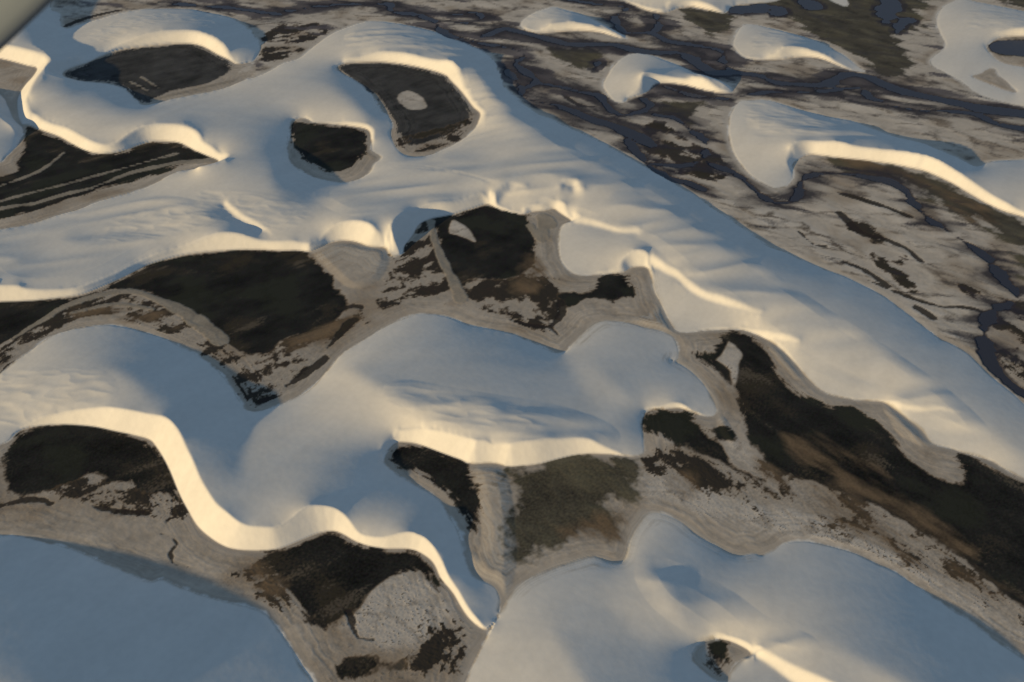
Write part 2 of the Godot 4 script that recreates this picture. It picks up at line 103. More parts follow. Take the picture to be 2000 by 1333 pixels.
const BLACK_MATS := [
	[-480.5,-573,-406.1,-577,-383.7,-578.3,-326,-588.5,-302.5,-611.2,-278.4,-637.3,-240.8,-650.5,-208.1,-652.9,-171.6,-651.3,-164.8,-643.5,-154.9,-633.5,-139.9,-614.8,-130.7,-593.4,-121.5,-575,-129.1,-556.6,-143.3,-540.9,-161,-537.8,-171.3,-516.9,-185.6,-516.9,-203.5,-531.7,-222,-547.1,-247.5,-571.6,-271.1,-586.5,-288.7,-595.5,-307.5,-593.4,-330.5,-579.7,-341.2,-563.1,-356.9,-533.5,-375.6,-511.1,-428.3,-478],
	[-69.2,-703,-52.9,-709.1,-23.8,-728.2,0,-713.6,11.9,-710.9,15.1,-690,18.2,-666.6,19.1,-652.9,16.3,-633.5,12.1,-622.2,2,-613.4,-15.9,-611.2,-29.9,-614.1,-37.7,-609,-43.7,-609,-50.6,-627.4,-59.6,-660.9,-65.4,-685.7],
	[69.7,-611.2,76,-616.3,89.9,-614.8,93.4,-601.8,93.1,-587.9,81.9,-584.4,75.6,-578.3,69.6,-585.1,54,-583.1,41.9,-573,37.7,-589.9,46.8,-592,58.4,-592],
	[127.5,-515.1,137,-514.6,143.5,-521,149.5,-534.8,158.2,-542.1,167.1,-540.9,174.4,-531.7,178.4,-516.9,179.2,-500.9,182,-486,190.1,-470.2,200.2,-463.5,206.8,-457.4,215.8,-459.9,222.1,-460.9,226.1,-450,233.8,-437.9,237.2,-423.9,243.7,-410.4,252.2,-399.5,261.7,-392.3,266.7,-397.4,270.7,-410.4,275.1,-415.3,279.6,-410.8,285.2,-401.7,292.9,-394.4,302,-391.1,320.4,-378.8,357.9,-349.8,319.8,-280.5,280.5,-294.1,261.9,-305.1,252.7,-321.6,242.3,-337.2,228.5,-353.5,215.7,-366.9,194.5,-384.9,170.2,-395.3,156.9,-403.8,152,-417.1,148.3,-437.9,148.3,-462.5,147.2,-483.3,139.8,-499.8,130.8,-509.4],
	[86.2,-452.9,90.8,-455.4,107.5,-456.9,115.1,-452.9,118.1,-444.6,124.9,-432.7,130,-425.7,132,-410.8,141.6,-399.9,151.4,-395.7,151,-391.1,134,-399.9,124.3,-410.8,114.2,-419.8,103.4,-428,92.8,-437.4,85.4,-435,83.1,-442.7],
	[128.7,-439.8,136.7,-439.8,138.6,-428.9,128.8,-428],
	[-71.3,-425.2,-59.2,-424.3,-38.7,-413.9,-29.1,-409.1,-25.8,-401.7,-22.4,-393.2,-20.5,-380.8,-19.1,-361.1,-21.4,-354.3,-26.8,-365.7,-34.4,-379.2,-45.4,-392.3,-61.6,-405.1,-69.8,-410.4,-76.7,-413],
	[-311.2,-426.6,-307.5,-436.9,-287.6,-441.2,-258.1,-438.3,-225.4,-426.6,-210.4,-408.2,-196,-384.9,-191.7,-376.7,-199.1,-380,-213.1,-386.9,-232.5,-391.1,-253,-397.4,-265.8,-391.1,-281,-384,-295.2,-385.7,-305.1,-401.7],
	[-134.9,-338.9,-123.6,-342.9,-106.9,-352,-99.9,-353.2,-87.6,-346.5,-70,-340.7,-56,-340.4,-44.2,-332.6,-39.5,-322.6,-38.2,-314.9,-41.9,-318.9,-47.7,-323.3,-54.8,-326.7,-62.7,-323.3,-69.9,-314.9,-75.4,-305.1,-82.8,-301,-87.9,-300.3,-89.6,-294.1,-95.8,-291.9,-101.3,-294.1,-109.5,-303.5,-118.3,-314.9,-126,-326.7],
	[-86.1,-262.8,-81.3,-271.8,-65.8,-272.7,-55.5,-269.5,-64.4,-266.7,-76.1,-261.1],
	[99.6,-282.6,103.3,-283.2,108.2,-281.1,107.1,-277.6,103,-271.8,99.9,-268.1,98,-271.8,98,-277.6],
	[-492.3,-893.1,-470.8,-878.4,-450.7,-866.4,-428.1,-846.5,-399.1,-828.5,-376.4,-834,-357.6,-853.5,-332.4,-853.5,-310.4,-837.4,-292,-824,-314.4,-807.7,-332.8,-788.8,-359.3,-768.5,-387.6,-744.1,-410.9,-722.7,-440,-707.4,-533.3,-669,-587.9,-768.5,-473.2,-783.6,-474.7,-820.7,-479,-854.6],
	[-222.8,-900.6,-187.9,-895.6,-150.1,-885.7,-144.4,-860.5,-142.3,-831.8,-149.5,-804.5,-167.2,-794,-189,-809.9,-205.1,-831.8,-218,-866.4],
]
const GREY_MUD := [
	[-510.5,-1036.4,-498.2,-1066.7,-471,-1110.4,-446.6,-1120.9,-415.1,-1129.8,-390.1,-1129.8,-370.8,-1115.7,-349.3,-1091.6,-332.7,-1073.3,-323.5,-1052.2,-330.7,-1028.7,-342.9,-1008.9,-375.6,-984,-392.1,-955.9,-409.2,-969.8,-430.9,-998.6,-453,-1013.4,-490.2,-1021],
	[-201,-1053.8,-190.9,-1066.7,-146.4,-1068.3,-118.6,-1058.6,-81.5,-1033.3,-62,-991.2,-49.1,-949,-45.1,-915.9,-56.9,-884.5,-76,-860.5,-100.3,-848.8,-112.6,-872.3,-119.8,-903.1,-128.5,-926.3,-146.9,-969.8,-172,-1013.4],
]
const MOTTLED := [
	[-87.2,-650.5,-80.9,-685.7,-73.4,-700.3,-65.4,-666.6,-53.9,-627.4,-47.4,-604,-58,-584.4,-72.6,-584.4,-86.1,-576.3,-97.8,-577.6,-98.5,-601.8,-96.4,-627.4],
	[-37.6,-606.1,0,-611.2,16.2,-629.7,29.5,-600.4,36.5,-579.7,31.5,-547.1,14.8,-547.1,-3.8,-559.8,-22.9,-573],
	[-355.3,-529.9,-339.4,-558.6,-328.7,-575,-305.9,-588.5,-286.4,-588.5,-269,-579.7,-245.6,-565,-220.4,-540.9,-196.3,-516.9,-177.2,-511.1,-159.3,-528.7,-133.7,-550.3,-117.8,-569.6,-112.7,-559.8,-129.4,-522.8,-139.8,-499.8,-152.5,-475.4,-166.6,-462.5,-180.2,-478,-196.4,-502.6,-214.1,-516.9,-246.1,-540.9,-277.2,-559.8,-297.8,-565,-318.1,-556.6,-336.7,-537.8,-353.1,-508.2,-365.3,-488.7],
	[-271.8,-391.1,-253,-397.4,-222.8,-389,-195.8,-378.8,-185.1,-366.9,-194.2,-363,-218.6,-366.9,-241.8,-374.7],
	[-139.1,-330.1,-132.6,-331.9,-123,-318.2,-111.8,-301.9,-114.9,-297.2,-127.6,-308.3],
	[-36,-288,-25.8,-289.5,-23.3,-280.5,-26.1,-267.5,-33.4,-266.1,-42.3,-269],
	[149,-410.4,169.6,-393.2,194,-382.8,215.1,-364.9,227.9,-351.7,246.5,-326.7,260.5,-301.9,278.3,-289.5,272.7,-277.6,250,-301.9,231.6,-323.3,212.8,-340.7,187.8,-361.1,165.1,-374.7,143.2,-382.8],
	[80.7,-410.4,93.7,-414.8,123.8,-408.2,150.6,-389,141.6,-374.7,119.4,-382.8,100.6,-397.4,85.6,-399.5],
	[284.4,-694.2,302.7,-690,309,-669,294.3,-662.5,284.8,-673.1],
	[290.9,-651.3,313.7,-645,317.7,-614.8,303.8,-603.3,292.9,-618.5],
	[342.2,-600.4,351.2,-593.4,350.3,-576.3,342,-579.7],
	[359.5,-566.3,415,-579.7,367.1,-478,344.6,-488.7,342.6,-516.9],
	[-307.6,-1183.5,-264.2,-1212.8,-234.7,-1193.1,-246.2,-1146,-257,-1101.8,-276.4,-1076.6,-293.2,-1084.9],
	[141.8,-903.1,176.8,-890.6,197.7,-831.8,199.7,-788.8,179,-778.5,144,-799.2,129.8,-843.1],
	[-112,-866.4,-77.6,-884.5,-44.9,-909.5,-51.2,-872.3,-74.9,-843.1,-99.3,-837.4],
]
const SEDGE := [
	[0,-403,27.9,-409.9,69.1,-412.6,74.1,-406.9,71,-391.1,59,-374.7,52.3,-364.9,58.7,-355.4,39.9,-351.7,16.9,-344.3,3.3,-337.2,1.4,-353.5,0,-384.9],
	[44.8,-1124.5,93.3,-1124.5,105.9,-1110.4,97.4,-1076.6,88.6,-1052.2,74.1,-1057,60.1,-1076.6,49,-1101.8],
	[221.9,-1264.4,255.7,-1262.3,289.7,-1243.4,280.7,-1212.8,253.5,-1170.1,237.5,-1202.9],
	[338.7,-1251.7,367.6,-1231,371.4,-1187.3,387.3,-1149.7,404.3,-1113.9,416.7,-1063.5,421.5,-1031.8,444.6,-1036.4,471.8,-1076.6,477.8,-1149.7,500.6,-1189.2,519.5,-1193.1,539.2,-1253.8,583.3,-1319.7,595,-1404,371.9,-1404],
	[151.8,-932.9,175.9,-958.6,198.5,-955.9,194.8,-922.4,186.5,-903.1,171.6,-909.5,160.1,-922.4],
	[303.7,-821.8,361.1,-802.4,397.7,-771.5,416.1,-730,434.4,-704.7,464.2,-684,524.4,-652.9,480.5,-573,424.8,-600.4,399.6,-614.8,410,-652.9,405.5,-677.3,396,-707.4,379,-720.8,366.5,-748.9,350.2,-783.6,315.3,-794],
	[684.3,-1404,687.6,-1275.2,722.8,-1233.1,816,-1183.5,937.1,-1404],
	[586,-1128,606,-1146,669.1,-1146,643.2,-1089.9,585.4,-1096.7],
]
const PALE_SILT := [
	[-53.6,-681.5,-51.7,-703,-45.9,-700.3,-33.5,-683.2,-29.1,-664.9,-37.3,-670.7,-47,-677.3],
	[153.2,-531.1,157.1,-526.9,161.3,-515.1,156.5,-504.8,151.5,-488.2,146.9,-474.8,147,-484.4,148.4,-499.2,142.7,-506.5,139.7,-509.4,146.3,-516.9],
	[-124.7,-969.8,-120.5,-984,-112.4,-986.9,-100.1,-974,-90.2,-951.7,-90.9,-939.6,-99.8,-935.6,-110.8,-938.2,-119.1,-951.7],
	[77.5,-395.3,100.6,-397.4,125.3,-382.8,147.4,-374.7,169,-366.9,193.7,-351.7,211.7,-337.2,229.7,-318.2,244.7,-301.9,272.7,-277.6,267.3,-266.1,240.3,-291,225.4,-306.7,208.2,-326.7,190.4,-340.7,164.7,-349.8,142.8,-353.5,121.7,-363,97.3,-374.7,77.8,-384.9],
	[225.9,-734.7,247.5,-711.8,270.9,-669,289.4,-607.6,316.5,-573,338,-540.9,325.8,-528.7,300.5,-559.8,275.3,-600.4,247.7,-645,210.3,-703],
	[-319.1,-1222.9,-294.5,-1233.1,-291.4,-1183.5,-295.6,-1110.4,-298.7,-1068.3,-305.2,-1044.3,-314,-1044.3,-305.8,-1073.3,-303.6,-1119.2],
	[306.6,-566.3,321.7,-566.3,333.1,-547.1,334.3,-531.7,322.2,-528.7,312.3,-540.9],
	[130.3,-427.5,139.5,-425.7,145.9,-410.4,149.2,-403.8,139.9,-403.8,132.3,-412.6],
	[-70.3,-318.2,-57.4,-325,-46.2,-321.6,-38.8,-311.6,-34,-298.8,-38.5,-286.5,-53.3,-280.5,-71.1,-280.5,-82.5,-289.5,-78.9,-301.9],
]
const STRATA := [
	[-162.3,-652.9,-147.1,-662.5,-126.1,-662.5,-104.2,-654.5,-99.1,-645,-101.9,-614.8,-112.1,-600.4,-125.9,-600.4,-143,-622.2],
	[-24,-405.1,-12.3,-406.4,-5.5,-402.5,-1.8,-387.3,0,-372.8,0.9,-353.5,1.7,-338.9,0.8,-325,-2.7,-310,-6.7,-314.9,-14.9,-319.9,-20.5,-324.3,-24.3,-332.6,-26.8,-344.3,-18.1,-337.2,-16.3,-353.5,-19,-380.8],
	[43.3,-525.7,55.5,-547.1,71.3,-558.6,90,-558.6,106.8,-573,106.7,-622.2,110.8,-622.2,112.5,-573,119.4,-540.9,109.8,-537.8,88.8,-547.1,66.6,-547.1,50.7,-528.7],
	[181,-528.7,189.8,-519.8,195.7,-499.8,198.1,-488.7,191.3,-488.7,183.6,-508.2],
	[241.5,-462.5,249.9,-452.4,257.4,-436.4,260.3,-424.8,253.1,-423.9,243.5,-433.1,241.7,-447.5],
	[114.2,-516.9,122.7,-502.6,133.4,-472.8,134,-457.4,140.1,-428.5,133.7,-428.5,130.7,-447.5,129.2,-478,105.9,-507.7],
	[69.7,-364.9,81.8,-368.8,95.5,-361.9,117.6,-340.7,133.7,-337.2,129.8,-331.9,111.4,-337.2,96.8,-351.7,83.8,-361.1,71,-349.8,61.8,-328.4,43.9,-328.4,24.6,-325,2.7,-310,0,-314.9,22,-329.1,44.6,-337.2,59.4,-332.6],
	[88.7,-279.9,98.2,-283.5,97.5,-271.8,98.5,-263.4,89.8,-270.4],
]
const RIPPLED := [
	[-365.3,-488.7,-325,-491.5,-281.6,-486,-261.5,-462.5,-287.9,-457.4,-311.5,-442.7,-339.6,-433.1],
	[-524,-1146,-498.6,-1222.9,-444.7,-1243.4,-383,-1212.8,-355.8,-1155.2,-405.7,-1199,-454.5,-1187.3,-489.3,-1137],
	[255,-955.9,285.9,-935.6,324,-896.8,325.3,-864,284.6,-864,256,-872.3,244.3,-903.1],
	[610.5,-1253.8,651.2,-1253.8,709.4,-1233.1,688.2,-1187.3,613.6,-1179.6,582.8,-1183.5],
	[-180.2,-1173.9,-113.6,-1146,-67.3,-1101.8,-84.6,-1084.9,-135.8,-1113.9,-179.7,-1119.2],
	[-80.5,-467.6,-50,-462.5,0,-447.5,19.2,-433.1,-12.7,-428.5,-55,-440.3],
	[20.3,-1253.8,61.3,-1260.2,99.7,-1222.9,52.8,-1212.8,19.9,-1222.9],
	[-324.1,-703,-265.1,-711.8,-242.1,-690,-283.6,-669,-335.7,-660.9],
	[324.6,-1187.3,357.1,-1160.8,371.7,-1119.2,337.5,-1131.6,301.7,-1110.4,294.8,-1137],
	[-272.4,-739.4,-196.2,-720.8,-173.7,-694.2,-204.9,-677.3,-247.5,-694.2],
]
const SWELLS := [
	[-38.4,-955.9,0,-915.9,49.4,-831.8,93.8,-773.5,129.3,-720.8,173.4,-645,213.6,-573,249.8,-516.9,278.4,-467.6,288.3,-433.1,263,-452.4,238,-478,199.9,-516.9,179,-553.4,149.5,-600.4,117.5,-660.9,66,-707.4,0,-748.9,-56.5,-778.5,-105.6,-799.2,-97.9,-820.7,-55.5,-854.6],
	[-194.3,-1183.5,-127.9,-1164.5,-60.8,-1093.3,-21.9,-955.9,-44.4,-969.8,-66.1,-1076.6,-123.2,-1110.4,-184.7,-1110.4],
	[-164.9,-748.9,-115.2,-799.2,-71.3,-788.8,-23.1,-758.6,-45.4,-739.4,-90,-730,-131.4,-703],
	[274.2,-955.9,315.2,-903.1,356.5,-866.4,329.4,-860.5,285.2,-866.4,247,-878.4],
	[-73.8,-467.6,-33.1,-457.4,32.5,-442.7,57.3,-428.5,16,-430.8,-32.2,-437.9],
	[76.5,-325,105.8,-305.1,123.1,-286.5,140.7,-274.7,126.3,-277.6,102.6,-286.5,79.4,-305.1],
	[-458.1,-748.9,-375.6,-711.8,-314.9,-730,-251.9,-694.2,-293.8,-660.9,-337,-607.6,-399.6,-614.8],
]
const RUST := [
	[148.5,-408.2,169.6,-393.2,194,-382.8,215.1,-364.9,241.6,-335.4,261.2,-303.5,279.8,-292.6,273.8,-279.9,249.7,-301.3,231.2,-322.2,212.5,-339.6,187.3,-359.2,164.7,-372.8,146,-381.6],
	[173,-433.1,195.4,-433.1,206.2,-414.8,219.4,-397.4,228.4,-378.8,244.2,-357.3,251.3,-338.9,240.2,-338.9,224.1,-357.3,207.7,-378.8,190.1,-401.7,174.9,-414.8],
	[28.6,-353.5,55.4,-366.9,64.6,-357.3,57.9,-346.2,42.5,-348],
	[94.2,-395.3,103.6,-397.4,108.7,-386.9,103,-382.8],
	[8.3,-645,24.8,-645,19.7,-600.4,3.9,-593.4],
	[-325.5,-566.3,-294.1,-574.3,-264.5,-565,-244.2,-547.1,-268.4,-553.4,-300,-558.6],
	[-158.2,-522.8,-133.2,-547.1,-117.8,-569.6,-118.4,-547.1,-135.6,-516.9],
	[313.2,-820.7,360,-799.2,397.6,-758.6,416.1,-703,394.2,-703,368.1,-753.7,332.8,-788.8],
	[-137.3,-328.4,-117.6,-311.6,-106.8,-295.7,-115.2,-298.8,-128.3,-311.6],
]
const PONDS := [
	[506.9,-1308.3,529.9,-1301.6,508.7,-1243.4,485.4,-1212.8,480,-1222.9,484.9,-1260.2],
	[505.3,-1231,526.1,-1237.2,519.1,-1214.8,501.9,-1202.9,490.9,-1179.6,483.2,-1179.6],
	[393.2,-1308.3,413.1,-1303.8,418.6,-1277.4,403.5,-1266.6,392.5,-1277.4],
	[345.2,-1281.7,361.5,-1277.4,366.3,-1253.8,350.3,-1243.4,338.7,-1251.7],
	[294,-1277.4,314.6,-1283.9,347.1,-1290.5,339.6,-1255.9,311.6,-1251.7,288.7,-1255.9],
	[581.4,-1124.5,599.7,-1146,632.9,-1149.7,665.8,-1138.8,643.2,-1089.9,608.3,-1093.3,582.1,-1103.5],
	[96.8,-1068.3,103.6,-1079.9,101,-1060.2,94.3,-1050.6],
]
# Braided channels: x, z, half width.
const CHANNELS := [
	[-337.3,-1245.5,2.5,-290.6,-1266.6,2.6,-242.7,-1288.3,2.6,-191.5,-1294.9,2.6,-166.6,-1290.5,3.5,-160.5,-1264.4,4.3,-144.5,-1253.8,4.2,-117.7,-1241.3,5,-99.2,-1214.8,5.8,-89.4,-1183.5,6.5,-72.1,-1160.8,5.6,-47.6,-1155.2,4.8,-27.6,-1170.1,4,-8.5,-1191.2,4.1,23.7,-1170.1,4.8,47.5,-1151.5,5.5,70.2,-1135.2,5.5,93.9,-1133.4,4.7,125.2,-1133.4,4.7,146.5,-1115.7,5.4,168.9,-1107,5.4,199.6,-1107,6.1,212.4,-1089.9,7.6,219.7,-1060.2,7.4,234.2,-1041.1,7.3,255.9,-1041.1,5.9,276.5,-1033.3,5.8,293.1,-1016.5,6.5,314.3,-1008.9,6.4,348.6,-1004.5,6.4,368.7,-1025.6,7.2,386.3,-1036.4,6.6,403.2,-1028.7,7.3,413.9,-1007.5,7.8,428.1,-986.9,7.7,450.2,-969.8,8.3,472.7,-955.9,8.9,500.1,-938.2,9.5,534.9,-925,9.4,568.6,-905.6,9.2,620.6,-884.5,9.1],
	[78.6,-1308.3,2.6,121.5,-1290.5,2.6,154.7,-1275.2,3.4,135.7,-1239.2,3.4,135.8,-1202.9,4.1,145,-1175.8,3.2,176.7,-1172,3.2,189.9,-1149.7,4,211.4,-1137,3.9,233.8,-1128,3.9,253.1,-1107,3.8,247.6,-1076.6,3.8,253.3,-1049,3.7],
	[190.5,-1247.5,2.5,188.8,-1206.9,3.3,182.6,-1183.5,3.2],
	[0,-1119.2,3.9,15.3,-1098.4,3.8,4.8,-1070,3,17.6,-1041.1,5.1,28.7,-1016.5,3.6,12.4,-992.7,2.8,12.2,-969.8,2.8,32.9,-955.9,3.4,54.3,-943.6,4.1,69.6,-926.3,4.7,84.5,-909.5,5.3,104.3,-894.3,5.2,120.7,-875.9,7.7,134,-858.1,5.7,136.5,-848.8,3.1],
	[114.4,-864,3.2,121.3,-834,3.7,128.2,-807.7,3.6,146,-778.5,3.5,159.5,-774.5,2.9,173.4,-758.6,2.3],
	[28.7,-1013.4,2.2,51.1,-1001.5,2.1,73,-986.9,2.1,94.7,-975.4,2.8,99.6,-953.1,2.7,107.4,-930.2,3.4,117.3,-921.1,2.7,129.7,-927.6,3.4,143.6,-940.9,3.4,147.7,-953.1,2.7,142.6,-965.6,2.8],
	[150.5,-922.4,2.7,169.3,-912,3.3,179,-888.1,3.2,188.8,-868.7,3.8,190.6,-845.4,3.8,182.1,-820.7,3.1,164.5,-807.7,3.6,145,-806.7,3,126.3,-812,2.4],
	[181.7,-818.5,2.4,195.2,-803.5,3,209.2,-788.8,3.6,216.6,-766.5,2.9,226.8,-738.4,2.3,244,-734.7,1.7,254.9,-744.1,2.3,262.2,-766.5,2.9,272.1,-783.6,3,290.6,-790.8,3,309.1,-788.8,2.4,330.6,-781.6,3,346.9,-773.5,4.1,354.4,-756.6,4.6,354,-730,3.9,357.2,-707.4,3.3,365.9,-685.7,2.7,375.1,-664.9,3.2,380.7,-647.4,3.6,382.4,-624.4,4,382.9,-601.8,3.4,381.6,-585.1,2.4,367.7,-575,2.4,355.5,-567.7,3.8,341.9,-547.1,4.2,331.2,-516.9,5.4,329.7,-498.6,5.2,335.5,-479.6,3.8,346.5,-462.5,3.7,370.8,-437.9,3.6],
	[170.1,-998.6,1.4,195.1,-976.9,2.1,221.3,-967,2.1,250,-972.6,2.1,280.3,-984,2.1,337.1,-986.9,2.1,384.7,-995.6,2.8,388.1,-969.8,3.5,403.6,-949,2.7,431.6,-935.6,2,481.9,-926.3,2.7,501.7,-896.8,3.3,555.7,-878.4,3.2],
	[-489.4,-1301.6,2.6,-444.3,-1290.5,3.5,-393,-1279.5,4.3,-348.3,-1264.4,4.3,-307.4,-1247.5,2.5],
	[-80.8,-1243.4,1.7,-47.5,-1253.8,2.5,-40,-1226.9,2.5,-62.7,-1212.8,2.5,-85.5,-1206.9,2.5],
	[0,-1119.2,3.1,-25,-1131.6,3.1,-47.3,-1146,3.2],
	[-8.9,-1060.2,3.7,0,-1028.7,3.6,11.3,-995.6,2.8],
]
const STRIPES := [
	[-485.6,-748.9,1.7,-465.3,-765.5,1.7,-441.9,-794,1.8,-433.3,-834,1.2],
	[-473.4,-722.7,1.7,-452.7,-736.5,1.7,-422.1,-758.6,1.7,-408.3,-768.5,2.3,-370.9,-796.1,1.8,-323.7,-831.8,1.2],
	[-468.4,-711.8,2.2,-446.6,-722.7,2.2,-423.6,-731.9,2.3],
	[-422.3,-730.9,1.7,-400.8,-748.9,2.3,-379.8,-760.5,1.7],
	[-378.5,-763.5,1.7,-356.6,-788.8,2.4,-347,-796.1,2.4,-315.6,-812,3,-282.7,-816.4,3.7],
	[-356.1,-531.7,0.9,-340.4,-561.1,1.9,-329.7,-577.6,2.4,-306.8,-591.3,2.9,-288,-593.4,2.4,-270.4,-584.4,2.4,-246.9,-569.6,3.8,-222,-547.1,4.6,-207.1,-531.7,4.5],
	[-325,-565,1.4,-305.5,-574.3,1.4,-292.1,-576.3,1.9,-267.1,-569.6,1.4],
	[-69.5,-701.2,2.2,-63.3,-666.6,2.1,-52.8,-629.7,2.5,-43.3,-600.4,2.9,-38.6,-583.1,3.9],
	[15.6,-694.2,2.7,25.4,-669,2.6,27.3,-707.4,4.4,32.6,-694.2,4.3],
	[-385.9,-962.8,2.8,-358.8,-984,2.8,-330.3,-1004.5,2.8,-313.2,-1016.5,2.9],
	[-427.2,-1013.4,1.4,-398.9,-986.9,1.4],
	[-420.6,-1028.7,1.5,-390.3,-995.6,1.4],
]
const CREEKS := [
	[-197.3,-378.8,0.7,-193.8,-368.8,0.7,-195.6,-358.1,0.7,-196.3,-352.8,0.7,-188.9,-349.8,0.9,-184.2,-345.4,0.7,-186.6,-338.9,1,-183.4,-331.9,1,-174.4,-328.4,0.7],
	[-83.5,-300.3,0.7,-79.9,-289.5,0.8,-76.6,-284.1,0.6,-69.4,-283.5,0.8],
	[0,-556.6,0.9,14.8,-549.6,1.4,27.8,-547.1,1.4,32.9,-537.8,0.9],
	[36.5,-579.7,1.9,36.9,-563.1,2.4,29.7,-550.3,1.9],
	[284.1,-716.3,1.7,291.5,-681.5,2.7,306,-673.1,2.1,321.8,-656.9,2.6,327.5,-637.3,2],
	[293.7,-750.8,1.7,323.9,-730,2.2,343.2,-707.4,1.6],
	[240.7,-684,1.1,248,-662.5,1.3,256.4,-659.3,1],
	[265.7,-635.7,1.5,278.4,-623.7,1.8,289.1,-600.4,2],
	[301.3,-573,2.4,309.4,-558.6,2.3],
	[274.6,-611.2,1,295.4,-589.9,1.5,317,-574.3,1.4,335.6,-573,1.4,352,-566.3,1.4],
	[-129.2,-569.6,1.4,-118.4,-574.3,2.4,-112.5,-573,1.9],
	[-129.4,-522.8,1.3,-116,-556.6,2.3,-119,-551.5,2.8],
	[-165.1,-463.5,1.7,-156.5,-470.2,1.7],
	[-150.1,-480.7,1.7,-141.8,-491.5,2.6,-129.3,-511.1,3.1],
	[-294,-372.8,0.7,-278.8,-378.8,1.1,-265.4,-374.7,0.7],
	[-241.1,-372.8,1.1,-222.2,-368.8,1.8,-206.9,-366.9,1.1],
	[-570.8,-1202.9,3.3,-555.5,-1233.1,3.3,-525.8,-1264.4,3.4],
	[55.7,-976.9,2.8,70.9,-949,2.7,87,-944.9,2],
	[162.6,-984,2.1,183.4,-972.6,2.8,216.2,-969.8,2.1],
]
var wx := PackedFloat32Array()      # ground x of each coarse cell
var wz := PackedFloat32Array()      # ground z of each row
var dep := PackedFloat32Array()     # how far the fan has spread at each row
var cos_p := cos(deg_to_rad(PITCH))
var sin_p := sin(deg_to_rad(PITCH))
var t0 := 0

func stage(s: String):
	print(s, " ", (Time.get_ticks_msec() - t0) / 1000.0)

func row_z(v: float) -> float:
	var b := (v - 666.5) / LENS
	return EYE * (-cos_p + b * sin_p) / (sin_p + b * cos_p)

func spread(z: float) -> float:
	return (-z * cos_p + EYE * sin_p) / LENS

# metres to cell coordinates of the fan
func cell_of(x: float, z: float) -> Vector2:
	var u := 1000.0 + x / spread(z)
	var v := 666.5 - (-z * sin_p - EYE * cos_p) / spread(z)
	return Vector2((u - U0) / CELL, (v - V0) / CELL)

func curve2(a: Array, closed: bool, step: float) -> PackedVector2Array:
	var p := PackedVector2Array()
	for k in a.size() / 2:
		p.append(Vector2(a[2 * k], a[2 * k + 1]))
	var out := PackedVector2Array()
	var n := p.size()
	for i in (n if closed else n - 1):
		var p0 := p[(i + n - 1) % n] if closed else p[maxi(i - 1, 0)]
		var p1 := p[i]
		var p2 := p[(i + 1) % n]
		var p3 := p[(i + 2) % n] if closed else p[mini(i + 2, n - 1)]
		var m := maxi(1, roundi(p1.distance_to(p2) / step))
		for s in m:
			out.append(p1.cubic_interpolate(p2, p0, p3, float(s) / m))
	if not closed:
		out.append(p[n - 1])
	return out

func curve3(a: Array, step: float) -> PackedVector3Array:
	var p := PackedVector3Array()
	for k in a.size() / 3:
		p.append(Vector3(a[3 * k], a[3 * k + 1], a[3 * k + 2]))
	var out := PackedVector3Array()
	var n := p.size()
	for i in n - 1:
		var m := maxi(1, roundi(Vector2(p[i].x - p[i + 1].x, p[i].y - p[i + 1].y).length() / step))
		for s in m:
			out.append(p[i].cubic_interpolate(p[i + 1], p[maxi(i - 1, 0)], p[mini(i + 2, n - 1)], float(s) / m))
	out.append(p[n - 1])
	return out

# writes id into every cell inside the outline
func fill(ids: PackedByteArray, poly: PackedVector2Array, id: int):
	var g := PackedVector2Array()
	var lo := 1e9
	var hi := -1e9
	for p in poly:
		var c := cell_of(p.x, p.y)
		g.append(c)
		lo = minf(lo, c.y)
		hi = maxf(hi, c.y)
	var n := g.size()
	for j in range(maxi(0, ceili(lo)), mini(NV - 1, floori(hi)) + 1):
		var cuts := PackedFloat32Array()
		for k in n:
			var a := g[k]
			var b := g[(k + 1) % n]
			if (a.y <= j) != (b.y <= j):
				cuts.append(a.x + (j - a.y) / (b.y - a.y) * (b.x - a.x))
		cuts.sort()
		for k in cuts.size() / 2:
			for i in range(maxi(0, ceili(cuts[2 * k])), mini(NU - 1, floori(cuts[2 * k + 1])) + 1):
				ids[j * NU + i] = id

# lowers dist to the distance (metres) from the segment, as far as reach
func stamp(dist: PackedFloat32Array, a: Vector2, b: Vector2, reach: float):
	var zlo := minf(a.y, b.y) - reach
	var zhi := maxf(a.y, b.y) + reach
	var xlo := minf(a.x, b.x) - reach
	var xhi := maxf(a.x, b.x) + reach
	var j0 := maxi(0, floori(cell_of(0, zlo).y))
	var j1 := mini(NV - 1, ceili(cell_of(0, minf(zhi, -120.0)).y))
	var ab := b - a
	var l2 := maxf(ab.length_squared(), 1e-6)
	for j in range(j0, j1 + 1):
		var z := wz[j]
		var s := dep[j]
		var i0 := maxi(0, floori((1000.0 + xlo / s - U0) / CELL))
		var i1 := mini(NU - 1, ceili((1000.0 + xhi / s - U0) / CELL))
		var q := (z - a.y) * ab.y
		for i in range(i0, i1 + 1):
			var x := wx[j * NU + i] - a.x
			var t := clampf((x * ab.x + q) / l2, 0.0, 1.0)
			var ex := x - t * ab.x
			var ez := z - a.y - t * ab.y
			var d := sqrt(ex * ex + ez * ez)
			if d < dist[j * NU + i]:
				dist[j * NU + i] = d

# signed distance (metres, positive inside) to a list of outlines
func field(outlines: Array, reach: float) -> PackedFloat32Array:
	var d := PackedFloat32Array()
	d.resize(NU * NV)
	d.fill(reach)
	var ids := PackedByteArray()
	ids.resize(NU * NV)
	for o in outlines:
		var c := curve2(o, true, 4.0)
		fill(ids, c, 1)
		for k in c.size():
			stamp(d, c[k], c[(k + 1) % c.size()], reach)
	for k in d.size():
		if ids[k] == 0:
			d[k] = -d[k]
	return d

